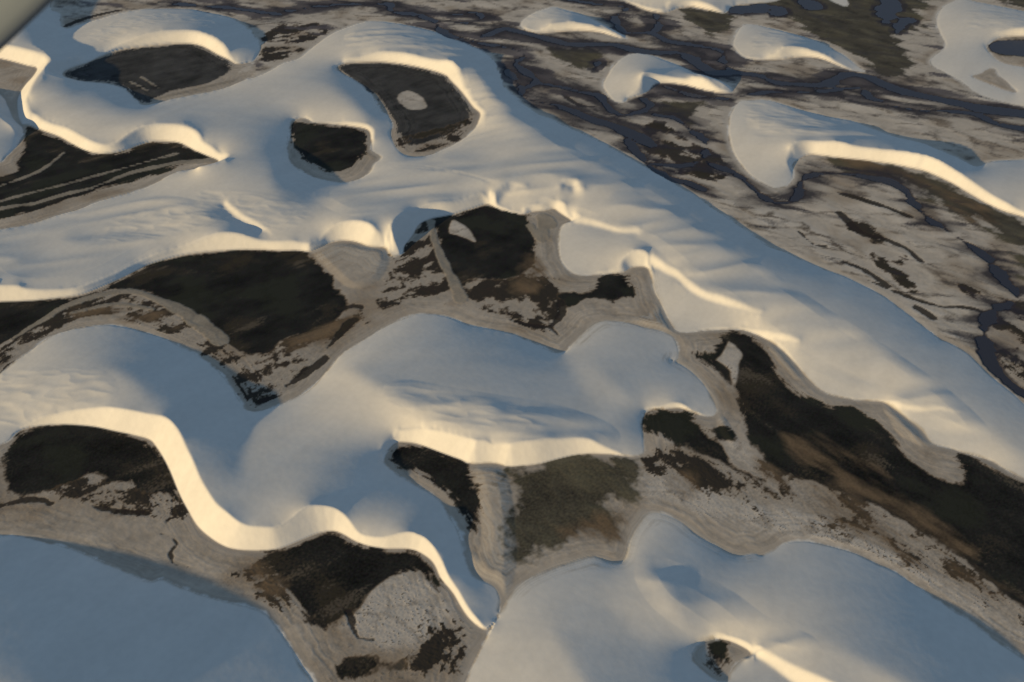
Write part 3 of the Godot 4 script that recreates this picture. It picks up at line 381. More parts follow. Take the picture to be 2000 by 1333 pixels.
# twice as many cells each way, smoothly
func finer(a: PackedFloat32Array, soft: bool) -> PackedFloat32Array:
	var fu := 2 * NU - 1
	var fv := 2 * NV - 1
	var half := PackedFloat32Array()
	half.resize(fu * NV)
	for j in NV:
		var r := j * NU
		var w := j * fu
		for i in NU:
			var c := a[r + i]
			var e := a[r + mini(i + 1, NU - 1)]
			if soft and i > 0:
				half[w + 2 * i] = 0.75 * c + 0.125 * (e + a[r + i - 1])
			else:
				half[w + 2 * i] = c
			if i < NU - 1:
				half[w + 2 * i + 1] = 0.5 * (c + e)
	var out := PackedFloat32Array()
	out.resize(fu * fv)
	for j in NV:
		var r := j * fu
		var up := maxi(j - 1, 0) * fu
		var dn := mini(j + 1, NV - 1) * fu
		var w := 2 * j * fu
		var more := j < NV - 1
		for i in fu:
			var c := half[r + i]
			var e := half[dn + i]
			out[w + i] = 0.75 * c + 0.125 * (e + half[up + i]) if soft else c
			if more:
				out[w + fu + i] = 0.5 * (c + e)
	return out

# Sand heights between the crests, ridges and feet of the dunes: a stretched skin, bulged a little.
func settle(level: int, guess: PackedFloat32Array, guess_n: int, pin: PackedFloat32Array, rounds: int) -> PackedFloat32Array:
	var nu := (NU - 1) / level + 1
	var nv := (NV - 1) / level + 1
	var b := PackedFloat32Array()
	b.resize(nu * nv)
	var held := PackedByteArray()
	held.resize(nu * nv)
	var want := PackedFloat32Array()
	want.resize(nu * nv)
	var pull := PackedFloat32Array()
	pull.resize(nu * nv)
	for j in nv:
		for i in nu:
			var k := j * level * NU + i * level
			if guess_n > 0:
				var g := (j / 2) * guess_n + i / 2
				var gi := mini(i / 2 + 1, guess_n - 1) - i / 2
				var gj := guess_n if (j / 2 + 1) * guess_n < guess.size() else 0
				b[j * nu + i] = lerpf(lerpf(guess[g], guess[g + gi], 0.5 * (i % 2)), lerpf(guess[g + gj], guess[g + gi + gj], 0.5 * (i % 2)), 0.5 * (j % 2))
			if pin[k] >= 0.0:
				held[j * nu + i] = 1
				b[j * nu + i] = pin[k]
	for c in RIDGES:
		for p in curve3(c, 2.0):
			var g := cell_of(p.x, p.y) / level
			var i := roundi(g.x)
			var j := roundi(g.y)
			if i >= 0 and i < nu and j >= 0 and j < nv:
				want[j * nu + i] = p.z
				pull[j * nu + i] = 0.05 / level
	for n in rounds:
		for j in range(1, nv - 1):
			var jr := j * level
			var dx := dep[jr] * CELL * level
			var dz := absf(wz[mini(jr + level, NV - 1)] - wz[maxi(jr - level, 0)]) * 0.5
			var ax := 1.0 / (dx * dx)
			var az := 1.0 / (dz * dz)
			var sum := 2.0 * (ax + az)
			for i in range(1, nu - 1):
				var k := j * nu + i
				if held[k] == 0:
					var w := pull[k]
					var t := (ax * (b[k - 1] + b[k + 1]) + az * (b[k - nu] + b[k + nu]) + BULGE + w * want[k]) / (sum + w)
					b[k] += 1.7 * (t - b[k])
			b[j * nu] = b[j * nu + 1]
			b[j * nu + nu - 1] = b[j * nu + nu - 2]
		for i in nu:
			b[i] = b[i + nu]
			b[(nv - 1) * nu + i] = b[(nv - 2) * nu + i]
	return b

const BULGE := 0.002

var FU := 2 * NU - 1
var FV := 2 * NV - 1
var fy := PackedFloat32Array()
var pos := PackedVector3Array()
var nrm := PackedVector3Array()
var col := PackedColorArray()
var part_of := PackedByteArray()

func make_noise(type: int, freq: float, octaves: int, sd: int) -> FastNoiseLite:
	var n := FastNoiseLite.new()
	n.noise_type = type
	n.seed = sd
	n.frequency = freq
	n.fractal_type = FastNoiseLite.FRACTAL_FBM if octaves > 1 else FastNoiseLite.FRACTAL_NONE
	n.fractal_octaves = octaves
	return n

func describe(o: Node, label: String, category: String, kind := "structure", group := ""):
	o.set_meta("label", label)
	o.set_meta("category", category)
	if kind:
		o.set_meta("kind", kind)
	if group:
		o.set_meta("group", group)

func ground_material(rough: float) -> StandardMaterial3D:
	var m := StandardMaterial3D.new()
	m.vertex_color_use_as_albedo = true
	m.roughness = rough
	m.metallic_specular = 0.25
	return m

# one mesh of all cells that carry this number
func patch(id: int, m: Material) -> MeshInstance3D:
	var index := PackedInt32Array()
	index.resize(FU * FV)
	index.fill(-1)
	var v := PackedVector3Array()
	var n := PackedVector3Array()
	var c := PackedColorArray()
	var tri := PackedInt32Array()
	for j in FV - 1:
		var at := part_of.find(id, j * FU)
		if at < 0:
			break
		if at >= (j + 1) * FU:
			continue
		for k in range(at, (j + 1) * FU - 1):
			if part_of[k] != id:
				continue
			for q in [k, k + 1, k + FU, k + FU + 1]:
				if index[q] < 0:
					index[q] = v.size()
					v.append(pos[q])
					n.append(nrm[q])
					c.append(col[q])
			tri.append(index[k])
			tri.append(index[k + 1])
			tri.append(index[k + FU])
			tri.append(index[k + 1])
			tri.append(index[k + FU + 1])
			tri.append(index[k + FU])
	if tri.is_empty():
		return null
	var a := []
	a.resize(Mesh.ARRAY_MAX)
	a[Mesh.ARRAY_VERTEX] = v
	a[Mesh.ARRAY_NORMAL] = n
	a[Mesh.ARRAY_COLOR] = c
	a[Mesh.ARRAY_INDEX] = tri
	var mesh := ArrayMesh.new()
	mesh.add_surface_from_arrays(Mesh.PRIMITIVE_TRIANGLES, a)
	mesh.surface_set_material(0, m)
	var o := MeshInstance3D.new()
	o.mesh = mesh
	return o

# fields the colours are read from, on the fine fan
var f_sand := PackedFloat32Array()
var f_black := PackedFloat32Array()
var f_grey := PackedFloat32Array()
var f_mottle := PackedFloat32Array()
var f_sedge := PackedFloat32Array()
var f_pale := PackedFloat32Array()
var f_strata := PackedFloat32Array()
var f_water := PackedFloat32Array()
var f_swell := PackedFloat32Array()
var f_rust := PackedFloat32Array()
var f_stripe := PackedFloat32Array()
var f_creek := PackedFloat32Array()
var f_ripple := PackedFloat32Array()
var f_body := PackedFloat32Array()
var n_big: FastNoiseLite
var n_mid: FastNoiseLite
var n_fine: FastNoiseLite
var n_vein: FastNoiseLite
var n_ripple: FastNoiseLite
var n_speck: FastNoiseLite
var n_swell: FastNoiseLite
var n_plate: FastNoiseLite
var n_wave: FastNoiseLite
var ids := PackedByteArray()        # which dune or basin each coarse cell belongs to
var rows_h := []
var rows_c := []

func shape_row(j: int):
	var z := row_z(V0 + j * CELL * 0.5)
	var s := spread(z) * CELL * 0.5
	var x0 := (U0 - 1000.0) * spread(z)
	var step_z := absf(row_z(V0 + (j + 1) * CELL * 0.5) - z)
	var keen := REPOSE * step_z * 0.9
	var close := clampf(1.7 - step_z, 0.0, 1.0)      # grain smaller than the cells is left out
	var hs := PackedFloat32Array()
	var cs := PackedColorArray()
	hs.resize(FU)
	cs.resize(FU)
	var up := maxi(j - 1, 0) * FU
	var dn := mini(j + 1, FV - 1) * FU
	for i in FU:
		var k := j * FU + i
		var x := x0 + i * s
		var sd := f_sand[k]
		# how much the distance to the shore changes from one vertex to the next
		var turn := 0.3 + 0.5 * maxf(absf(f_sand[j * FU + mini(i + 1, FU - 1)] - f_sand[j * FU + maxi(i - 1, 0)]), absf(f_sand[up + i] - f_sand[dn + i]))
		var fine := n_fine.get_noise_2d(x, z)
		var sandy := clampf(0.5 + sd / turn, 0.0, 1.0)
		if f_body[k] < 1.2 and absf(sd) < 7.0:
			# no sharp foot to windward: the sand thins out in tongues
			sandy = clampf(0.5 + (sd + 0.8 * fine + 2.6 * n_mid.get_noise_2d(x + 300.0, z)) / maxf(turn, 1.6), 0.0, 1.0)
		var h := 0.0
		var c := Color.BLACK
		if sandy > 0.0:
			var r := sand_at(k, x, z, maxf(sd, 0.0), fine, keen)
			h = r.a
			c = r
		if sandy < 1.0:
			var r := flat_at(k, ids[(j / 2) * NU + i / 2] == 1, x, z, minf(sd, 0.0), fine, close)
			if sd <= 0.0:
				h = r.a
			c = Color(lerpf(r.r, c.r, sandy), lerpf(r.g, c.g, sandy), lerpf(r.b, c.b, sandy))
		c.a = 1.0
		hs[i] = h
		cs[i] = c
	rows_h[j] = hs
	rows_c[j] = cs

# colour and (in a) height of dune sand, sd metres in from the foot of the dune
func sand_at(k: int, x: float, z: float, sd: float, fine: float, keen: float) -> Color:
	var mid := n_mid.get_noise_2d(x, z)
	var cap := REPOSE * sd
	var body := f_body[k]
	var swell := n_ripple.get_noise_2d(x * 0.5 + z * 0.15, z)
	body += 0.09 * swell * clampf(body * 0.4, 0.0, 1.0)
	var sw := clampf((f_swell[k] + 10.0) * 0.08, 0.0, 1.0)
	if sw > 0.0:
		# low transverse ridges, each with a sharper lee edge
		var s1 := n_swell.get_noise_2d(x * 0.34 - z * 0.05, z + x * 0.28)
		body += sw * 2.3 * (0.45 - sqrt(s1 * s1 + 0.008)) * clampf(body * 0.4, 0.0, 1.0)
	var rz := clampf((f_ripple[k] + 7.0) * 0.1, 0.0, 1.0)
	if rz > 0.0:
		var r1 := n_wave.get_noise_2d(x * 0.42 + z * 0.08, z - x * 0.12)
		body += rz * (0.38 * (0.5 - absf(r1)) + 0.2 * swell)
	# the brink is a little rounded
	var h := minf(body, cap) - 0.25 * keen * pow(maxf(0.0, 1.0 - absf(body - cap) / keen), 2.0)
	# small slides on the faces
	h = maxf(h + 0.05 * fine * clampf(cap - 0.4, 0.0, 1.0) * (1.0 if body >= cap else 0.3), 0.0)
	var blown := n_mid.get_noise_2d((0.5 * x - 0.87 * z) * 0.18 + 200.0, 0.87 * x + 0.5 * z)
	var tone := 1.0 + 0.03 * mid + 0.04 * fine + 0.06 * blown
	var c := Color(0.60 * tone, 0.545 * tone, 0.47 * tone)
	var st := f_strata[k]
	# damp margin at the foot
	var damp := clampf((1.6 - sd + 2.2 * mid) * 0.5, 0.0, 1.0)
	if st > -3.0:
		var bed := n_mid.get_noise_2d(sd * 11.0 + 2.0 * mid, x * 0.05)
		damp = maxf(damp, clampf(0.35 + 1.3 * bed + 0.3 * fine, 0.0, 1.0) * clampf((st + 3.0 * mid) * 0.35 + 0.8, 0.0, 1.0))
		h += 0.06 * bed * clampf(st, 0.0, 1.0) * clampf(sd, 0.0, 1.0)
	if body < cap - 0.1 or st > -3.0:
		c = c.lerp(Color(0.33, 0.28, 0.215), damp * 0.8)
	c.a = h
	return c

# colour and (in a) height of the flats, sd metres (negative) out from the foot of a dune
func flat_at(k: int, plain: bool, x: float, z: float, sd: float, fine: float, close: float) -> Color:
	var big := n_big.get_noise_2d(x, z)
	var right := smoothstep(-90.0, 90.0, x)
	var streak := lerpf(n_mid.get_noise_2d((0.8 * x - 0.6 * z) * 0.3, 0.6 * x + 0.8 * z), n_mid.get_noise_2d((0.62 * x + 0.78 * z) * 0.3 + 500.0, 0.78 * x - 0.62 * z), right)
	var mid := 0.55 * n_mid.get_noise_2d(x, z) + 0.75 * streak
	# grain so small that it only shows near by
	var grit := fine * clampf(1.4 + z * 0.0012, 0.3, 1.0)
	var speck := n_speck.get_noise_2d(x, z) * close
	var rough := clampf(-sd * 0.25 - 0.4, 0.0, 1.0)
	# strandlines that the shrinking lagoon left along its shore
	var strand := 0.0
	if sd > -28.0 and not plain:
		strand = n_mid.get_noise_2d(sd * 8.0 + 30.0 * mid + 20.0 * big, x * 0.2 + z * 0.12) * clampf((28.0 + sd) * 0.1, 0.0, 1.0)
	# wind-smoothed damp sand round the dunes, crust further out
	var mot := f_mottle[k]
	var pale := clampf((f_pale[k] + 8.0 * mid + 3.0 * grit + 4.0 * strand) * 0.11 + 0.5, 0.0, 1.0)
	var crust := clampf(maxf(maxf(pale, mot * 0.12 + 0.9), 0.75 if plain else 0.15 + 0.9 * big), 0.0, 1.0) * rough
	var tone := 1.0 + (0.34 * mid + 0.15 * grit) * (0.3 + 0.7 * rough) + 0.25 * speck * crust + 0.26 * strand
	var c := Color(0.385, 0.315, 0.24) * tone
	if plain:
		c = Color(0.49, 0.41, 0.32) * tone
	c = c.lerp(Color(0.23, 0.165, 0.105), clampf(big * 1.2 + mid * 0.8, 0.0, 0.6) * rough)
	c = c.lerp(Color(0.475, 0.405, 0.325) * (1.0 + 0.22 * speck + 0.35 * mid + 0.2 * strand), pale * 0.8)
	# tufts and dark crust scattered over the pale silt
	var tuft := clampf((speck + 0.7 * mid - 0.46) * 4.0, 0.0, 1.0) * crust
	c = c.lerp(Color(0.08, 0.06, 0.038), tuft * 0.8)
	# runnels between plates of crust
	if crust > 0.05:
		var e2 := n_plate.get_noise_2d(x * 1.5 + 700.0, z * 1.5) + 1.0
		if plain:
			e2 = n_plate.get_noise_2d((0.94 * x + 0.34 * z) * 0.8 + 700.0, (0.94 * z - 0.34 * x) * 1.7) + 1.0
		var crack := clampf(1.0 - e2 / ((0.17 if plain else 0.1) + 0.14 * clampf(mid + 0.2, 0.0, 1.0)), 0.0, 1.0) * crust * clampf(0.5 + 2.5 * mid, 0.0, 1.0)
		c = c.lerp(Color(0.085, 0.062, 0.042), crack * (0.95 if plain else 0.5))
	if f_strata[k] > -3.0:
		var bed := n_mid.get_noise_2d(sd * 11.0 + 3.0 * mid, x * 0.05)
		c = c.lerp(Color(0.44, 0.38, 0.305), clampf(0.45 + 1.6 * bed, 0.0, 1.0) * clampf((f_strata[k] + 3.0 * mid) * 0.3 + 0.5, 0.0, 1.0) * 0.85)
	var island := clampf((f_pale[k] + 2.0 * mid) * 0.5 + 0.3, 0.0, 1.0)
	var grey := clampf((f_grey[k] + 6.0 * mid + 7.0 * strand) * 0.35 + 0.5, 0.0, 1.0) * (1.0 - island)
	c = c.lerp(Color(0.047, 0.043, 0.038) * (1.0 + 0.9 * mid + 0.4 * speck + 0.7 * strand), grey)
	var sedge := clampf((f_sedge[k] + 20.0 * mid + 4.0 * grit) * 0.15 + 0.55, 0.0, 1.0)
	c = c.lerp(Color(0.056, 0.047, 0.027) * (1.0 + 0.6 * big + 1.3 * mid + 0.7 * speck), sedge * 0.92)
	if mot > -12.0:
		var spots := clampf((mid + 0.25 * grit + 0.2 * speck + 0.35 * strand + 0.07 * clampf(mot, -7.0, 1.0)) * 4.5 + 0.3, 0.0, 1.0)
		c = c.lerp(Color(0.12, 0.078, 0.044), clampf(spots * 1.6, 0.0, 0.8))
		c = c.lerp(Color(0.032, 0.026, 0.018), smoothstep(0.2, 0.9, spots) * 0.95)
	var black := clampf((f_black[k] + 8.0 * mid + 1.5 * grit + speck + 4.0 * strand) * 0.3 + 0.5, 0.0, 1.0) * (1.0 - island)
	var mat := Color(0.0185, 0.0172, 0.0142) * (1.0 + 0.5 * speck + 1.0 * mid)
	mat = mat.lerp(Color(0.05, 0.036, 0.021), clampf((big + 0.8 * mid + 0.4 * speck - 0.3) * 1.8, 0.0, 0.5))
	mat = mat.lerp(Color(0.15, 0.115, 0.078), clampf((0.8 * streak + 0.3 * speck + 0.3 * big - 0.36) * 2.5, 0.0, 0.4))
	mat = mat.lerp(Color(0.027, 0.028, 0.017), clampf((-big + 0.6 * mid - 0.15) * 2.0, 0.0, 0.6))
	c = c.lerp(Color(0.135, 0.085, 0.045), clampf(black * 2.5, 0.0, 1.0) * 0.7)
	c = c.lerp(mat, smoothstep(0.15, 0.9, black))
	# iron stains drawn out along the old waterlines
	var rust := clampf((f_rust[k] + 9.0 * streak + 4.0 * mid) * 0.12 + 0.45, 0.0, 1.0)
	if rust > 0.0 and f_rust[k] > -12.0:
		c = c.lerp(Color(0.125, 0.082, 0.046) * (1.0 + 0.8 * streak + 0.3 * speck), rust * clampf(0.55 + 1.4 * streak, 0.0, 0.9))
	var line := clampf((f_stripe[k] + 2.4 * mid + 1.2 * grit) * 0.9 + 0.2, 0.0, 1.0)
	c = c.lerp(Color(0.28, 0.23, 0.17) * (1.0 + 0.4 * speck + 0.4 * mid), line * 0.85)
	var creek := clampf((f_creek[k] + 3.2 * mid + 1.0 * grit) * 1.2 + 0.3, 0.0, 1.0)
	c = c.lerp(Color(0.028, 0.022, 0.016), creek * 0.92)
	var h := rough * (0.10 + 0.14 * mid + 0.05 * grit + 0.04 * speck * crust) + 0.03
	h = h * (1.0 - 0.75 * black) + 0.12 * line - 0.12 * creek + 0.04 * tuft + 0.06 * strand
	h = maxf(h, -0.1)
	var w := f_water[k] + 4.0 * mid + 0.6 * grit
	var belt := clampf((f_water[k] + 29.0) / 29.0, 0.0, 1.0)
	if plain:
		# the braid: bars of silt between runnels, more and wider towards the river
		var along := 0.94 * x + 0.34 * z
		var across := 0.94 * z - 0.34 * x
		var v1 := n_vein.get_noise_2d(along * 0.33, across)
		var e1 := n_plate.get_noise_2d(along * 0.34, across * 1.1) + 1.0
		var open := clampf(1.0 - sedge - 0.4 * pale, 0.0, 1.0)
		var silt := clampf((v1 * 1.9 + belt * 1.5 - 0.72) * 3.0, 0.0, 1.0) * open * clampf((-z - 840.0) / 140.0, 0.12, 1.0)
		c = c.lerp(Color(0.095, 0.08, 0.08) * (1.0 + 0.5 * mid + 0.2 * speck), silt * 0.9)
		var run := clampf(1.3 - e1 / (0.08 + 0.32 * belt * belt + 0.1 * belt + 0.14 * clampf((-z - 840.0) / 140.0, 0.0, 1.0)), 0.0, 1.0) * clampf(0.25 + belt + mid, 0.0, 1.0) * rough
		c = c.lerp(Color(0.034, 0.030, 0.034), run * 0.92)
		h -= 0.1 * run
		w += 9.0 * (0.3 - e1)
	var wet := clampf((w + 1.5) * 0.7, 0.0, 1.0)
	c = c.lerp(Color(0.030, 0.027, 0.032), wet * 0.95)
	h -= 0.55 * clampf(w * 0.6, 0.0, 1.0)
	if f_strata[k] > -2.0:
		h += 0.09 * clampf(f_strata[k] + 1.0, 0.0, 7.0) * clampf(-sd * 0.12, 0.0, 1.0)
	c.a = h
	return c

func _ready():
	t0 = Time.get_ticks_msec()
	var cam := Camera3D.new()
	cam.name = "camera"
	add_child(cam)
	cam.position = Vector3(0, EYE, 0)
	cam.rotation_degrees = Vector3(-PITCH, 0, 0)
	cam.fov = 40.0
	cam.far = 12000.0
	cam.near = 0.1
	cam.current = true
	# focused on the ground, so that the strut near by is soft
	var lens := CameraAttributesPhysical.new()
	lens.frustum_focal_length = 12.0 / tan(deg_to_rad(20.0))
	lens.frustum_focus_distance = 700.0
	lens.frustum_near = 0.1
	lens.frustum_far = 12000.0
	lens.exposure_aperture = 2.8
	cam.attributes = lens
	var env := Environment.new()
	env.background_mode = Environment.BG_SKY
	env.tonemap_mode = Environment.TONE_MAPPER_LINEAR
	env.tonemap_exposure = 1.5
	env.sdfgi_enabled = true
	env.ssao_enabled = true
	env.ssil_enabled = true
	var air := ProceduralSkyMaterial.new()
	air.sky_top_color = Color(0.345, 0.44, 0.55)
	air.sky_horizon_color = Color(0.49, 0.53, 0.56)
	air.ground_bottom_color = Color(0.3, 0.27, 0.24)
	air.ground_horizon_color = Color(0.5, 0.5, 0.5)
	air.sky_curve = 0.12
	air.sun_angle_max = 1.0
	var sky := Sky.new()
	sky.sky_material = air
	env.sky = sky
	var we := WorldEnvironment.new()
	we.name = "daylight"
	we.environment = env
	add_child(we)
	var sun := DirectionalLight3D.new()
	sun.name = "sun"
	sun.light_energy = 1.6
	sun.light_color = Color(1.0, 0.9, 0.69)
	sun.light_angular_distance = 0.6
	sun.shadow_enabled = true
	add_child(sun)
	var az := deg_to_rad(50.0)
	var el := deg_to_rad(7.6)
	var towards := Vector3(-sin(az) * cos(el), sin(el), cos(az) * cos(el))
	sun.look_at_from_position(Vector3.ZERO, -towards, Vector3.UP)

	# the fan
	wx.resize(NU * NV)
	wz.resize(NV)
	dep.resize(NV)
	for j in NV:
		wz[j] = row_z(V0 + j * CELL)
		dep[j] = spread(wz[j])
		for i in NU:
			wx[j * NU + i] = (U0 + i * CELL - 1000.0) * dep[j]
	# which dune or basin each cell belongs to: basins 1.., dunes 101..
	ids.resize(NU * NV)
	for j in NV:
		for i in NU:
			var u := U0 + i * CELL
			var v := V0 + j * CELL
			var id := 1
			if v > 390.0 + maxf(0.0, u - 1100.0) * 0.36:
				id = 2
			if v > 826.0 and u < 985.0 and v > 826.0 + maxf(0.0, u - 300.0) * 0.25:
				id = 3
			ids[j * NU + i] = id
	var lines := []
	for n in DUNE_OUTLINES.size():
		var c := curve2(DUNE_OUTLINES[n], true, 3.0)
		fill(ids, c, 101 + n)
		lines.append(c)
	for n in BASIN_OUTLINES.size():
		var c := curve2(BASIN_OUTLINES[n], true, 3.0)
		fill(ids, c, 4 + n)
		lines.append(c)
	stage("outlines")
	var sand := PackedByteArray()
	sand.resize(NU * NV)
	for k in ids.size():
		sand[k] = 1 if ids[k] > 100 else 0
	var edge := PackedFloat32Array()
	edge.resize(NU * NV)
	edge.fill(30.0)
	for c in lines:
		for k in c.size():
			var a: Vector2 = c[k]
			var b: Vector2 = c[(k + 1) % c.size()]
			var m := cell_of((a.x + b.x) * 0.5, (a.y + b.y) * 0.5)
			var side := (cell_of(b.x, b.y) - cell_of(a.x, a.y)).orthogonal().normalized() * 1.5
			var k1 := clampi(roundi(m.y + side.y), 0, NV - 1) * NU + clampi(roundi(m.x + side.x), 0, NU - 1)
			var k2 := clampi(roundi(m.y - side.y), 0, NV - 1) * NU + clampi(roundi(m.x - side.x), 0, NU - 1)
			if sand[k1] == sand[k2]:
				continue
			stamp(edge, a, b, 30.0)
	for k in edge.size():
		if sand[k] == 0:
			edge[k] = -edge[k]
	stage("edges")
	# The skin runs on level from each crest over its lee side, where the slip face then cuts it to a sharp edge.
	var pin := PackedFloat32Array()
	pin.resize(NU * NV)
	for k in pin.size():
		pin[k] = 0.0 if sand[k] == 0 else -1.0
	var near_crest := PackedFloat32Array()
	near_crest.resize(NU * NV)
	near_crest.fill(1e3)
	for c in CRESTS:
		var line := curve3(c, 3.0)
		for n in line.size() - 1:
			pin_lee(pin, near_crest, edge, line[n], line[n + 1])
	for n in INNER_FACES.size() / 2:
		pin_face(pin, curve3(INNER_FACES[2 * n], 2.0), curve3(INNER_FACES[2 * n + 1], 2.0))
	var b := settle(4, PackedFloat32Array(), 0, pin, 260)
	b = settle(2, b, (NU - 1) / 4 + 1, pin, 100)
	b = settle(1, b, (NU - 1) / 2 + 1, pin, 40)
	# sand has no creases but its crests
	for n in 22:
		var last := b.duplicate()
		for j in range(1, NV - 1):
			for i in range(1, NU - 1):
				var k := j * NU + i
				if pin[k] < 0.0:
					b[k] = 0.4 * last[k] + 0.15 * (last[k - 1] + last[k + 1] + last[k - NU] + last[k + NU])
	# round off what the cells left of the small inner faces
	var soft := PackedByteArray()
	soft.resize(NU * NV)
	for f in INNER_FACES:
		for p in curve3(f, 2.0):
			var g := cell_of(p.x, p.y)
			for j in range(maxi(1, roundi(g.y) - 3), mini(NV - 2, roundi(g.y) + 3) + 1):
				for i in range(maxi(1, roundi(g.x) - 3), mini(NU - 2, roundi(g.x) + 3) + 1):
					soft[j * NU + i] = 1
	for n in 1:
		var old := b.duplicate()
		var k := soft.find(1)
		while k >= 0:
			b[k] = 0.6 * old[k] + 0.1 * (old[k - 1] + old[k + 1] + old[k - NU] + old[k + NU])
			k = soft.find(1, k + 1)
	stage("heights")
	f_body = finer(b, true)
	f_sand = finer(edge, true)
	f_black = finer(field(BLACK_MATS, 14.0), false)
	f_grey = finer(field(GREY_MUD, 14.0), false)
	f_mottle = finer(field(MOTTLED, 14.0), false)
	f_sedge = finer(field(SEDGE, 20.0), false)
	f_pale = finer(field(PALE_SILT, 14.0), false)
	f_strata = finer(field(STRATA, 6.0), false)
	f_ripple = finer(field(RIPPLED, 10.0), false)
	f_swell = finer(field(SWELLS, 16.0), false)
	f_rust = finer(field(RUST, 14.0), false)
	f_stripe = finer(bands(STRIPES, 8.0, 1.5), false)
	f_creek = finer(bands(CREEKS, 8.0, 1.4), false)
	var wet := bands(CHANNELS, 30.0, 1.0)
	var pond := field(PONDS, 8.0)
	for k in wet.size():
		if pond[k] > -7.9:
			wet[k] = maxf(wet[k], pond[k])
	f_water = finer(wet, false)
	stage("fields")
	n_big = make_noise(FastNoiseLite.TYPE_SIMPLEX_SMOOTH, 0.012, 2, 3)
	n_mid = make_noise(FastNoiseLite.TYPE_SIMPLEX_SMOOTH, 0.035, 5, 5)
	n_mid.fractal_gain = 0.58
	n_fine = make_noise(FastNoiseLite.TYPE_SIMPLEX_SMOOTH, 0.16, 3, 7)
	n_vein = make_noise(FastNoiseLite.TYPE_SIMPLEX_SMOOTH, 0.02, 3, 11)
	n_vein.domain_warp_enabled = true
	n_vein.domain_warp_amplitude = 25.0
	n_vein.domain_warp_frequency = 0.012
	n_ripple = make_noise(FastNoiseLite.TYPE_SIMPLEX_SMOOTH, 0.03, 2, 13)
	n_wave = make_noise(FastNoiseLite.TYPE_SIMPLEX_SMOOTH, 0.06, 2, 17)
	n_speck = make_noise(FastNoiseLite.TYPE_SIMPLEX_SMOOTH, 0.42, 2, 23)
	n_swell = make_noise(FastNoiseLite.TYPE_SIMPLEX_SMOOTH, 0.018, 2, 29)
	n_swell.fractal_gain = 0.3
	n_swell.domain_warp_enabled = true
	n_swell.domain_warp_amplitude = 16.0
	n_swell.domain_warp_frequency = 0.01
	n_swell.domain_warp_fractal_type = FastNoiseLite.DOMAIN_WARP_FRACTAL_NONE
	n_plate = make_noise(FastNoiseLite.TYPE_CELLULAR, 0.03, 1, 31)
	n_plate.cellular_return_type = FastNoiseLite.RETURN_DISTANCE2_SUB
	n_plate.cellular_jitter = 1.0
	n_plate.domain_warp_enabled = true
	n_plate.domain_warp_amplitude = 22.0
	n_plate.domain_warp_frequency = 0.02
	n_plate.domain_warp_fractal_type = FastNoiseLite.DOMAIN_WARP_FRACTAL_PROGRESSIVE
	n_plate.domain_warp_fractal_octaves = 3
	rows_h.resize(FV)
	rows_c.resize(FV)
	var job := WorkerThreadPool.add_group_task(shape_row, FV)
	WorkerThreadPool.wait_for_group_task_completion(job)
	stage("rows")
	for j in FV:
		fy.append_array(rows_h[j])
		col.append_array(rows_c[j])
	pos.resize(FU * FV)
	nrm.resize(FU * FV)
	part_of.resize(FU * FV)
	for j in FV:
		var z := row_z(V0 + j * CELL * 0.5)
		var s := spread(z)
		for i in FU:
			pos[j * FU + i] = Vector3((U0 + i * CELL * 0.5 - 1000.0) * s, fy[j * FU + i], z)
	for j in FV:
		var ju := maxi(j - 1, 0) * FU
		var jd := mini(j + 1, FV - 1) * FU
		for i in FU:
			var k := j * FU + i
			var ex := pos[j * FU + mini(i + 1, FU - 1)] - pos[j * FU + maxi(i - 1, 0)]
			var ez := pos[jd + i] - pos[ju + i]
			nrm[k] = ez.cross(ex).normalized()
	stage("normals")
	for j in FV - 1:
		for i in FU - 1:
			var k := j * FU + i
			var sd := f_sand[k] + f_sand[k + FU + 1]
			var cj := mini((j + 1) / 2, NV - 1)
			var ci := mini((i + 1) / 2, NU - 1)
			var id := ids[cj * NU + ci]
			if (id > 100) != (sd > 0.0):
				for q in [[0, 1], [0, -1], [1, 0], [-1, 0], [1, 1], [-1, -1], [1, -1], [-1, 1], [2, 0], [-2, 0], [0, 2], [0, -2]]:
					var other := ids[clampi(cj + q[0], 0, NV - 1) * NU + clampi(ci + q[1], 0, NU - 1)]
					if (other > 100) == (sd > 0.0):
						id = other
						break
			if id > 100:
				# slip faces get a number of their own
				var mx := 0.5 * (f_sand[k] + f_sand[k + FU + 1])
				if f_body[k] >= REPOSE * mx and mx > 0.3 and f_body[k] > 0.9:
					id += 100
			part_of[k] = id
	stage("parts")
	build_ground()
	build_water()
	build_strut()
	stage("done")

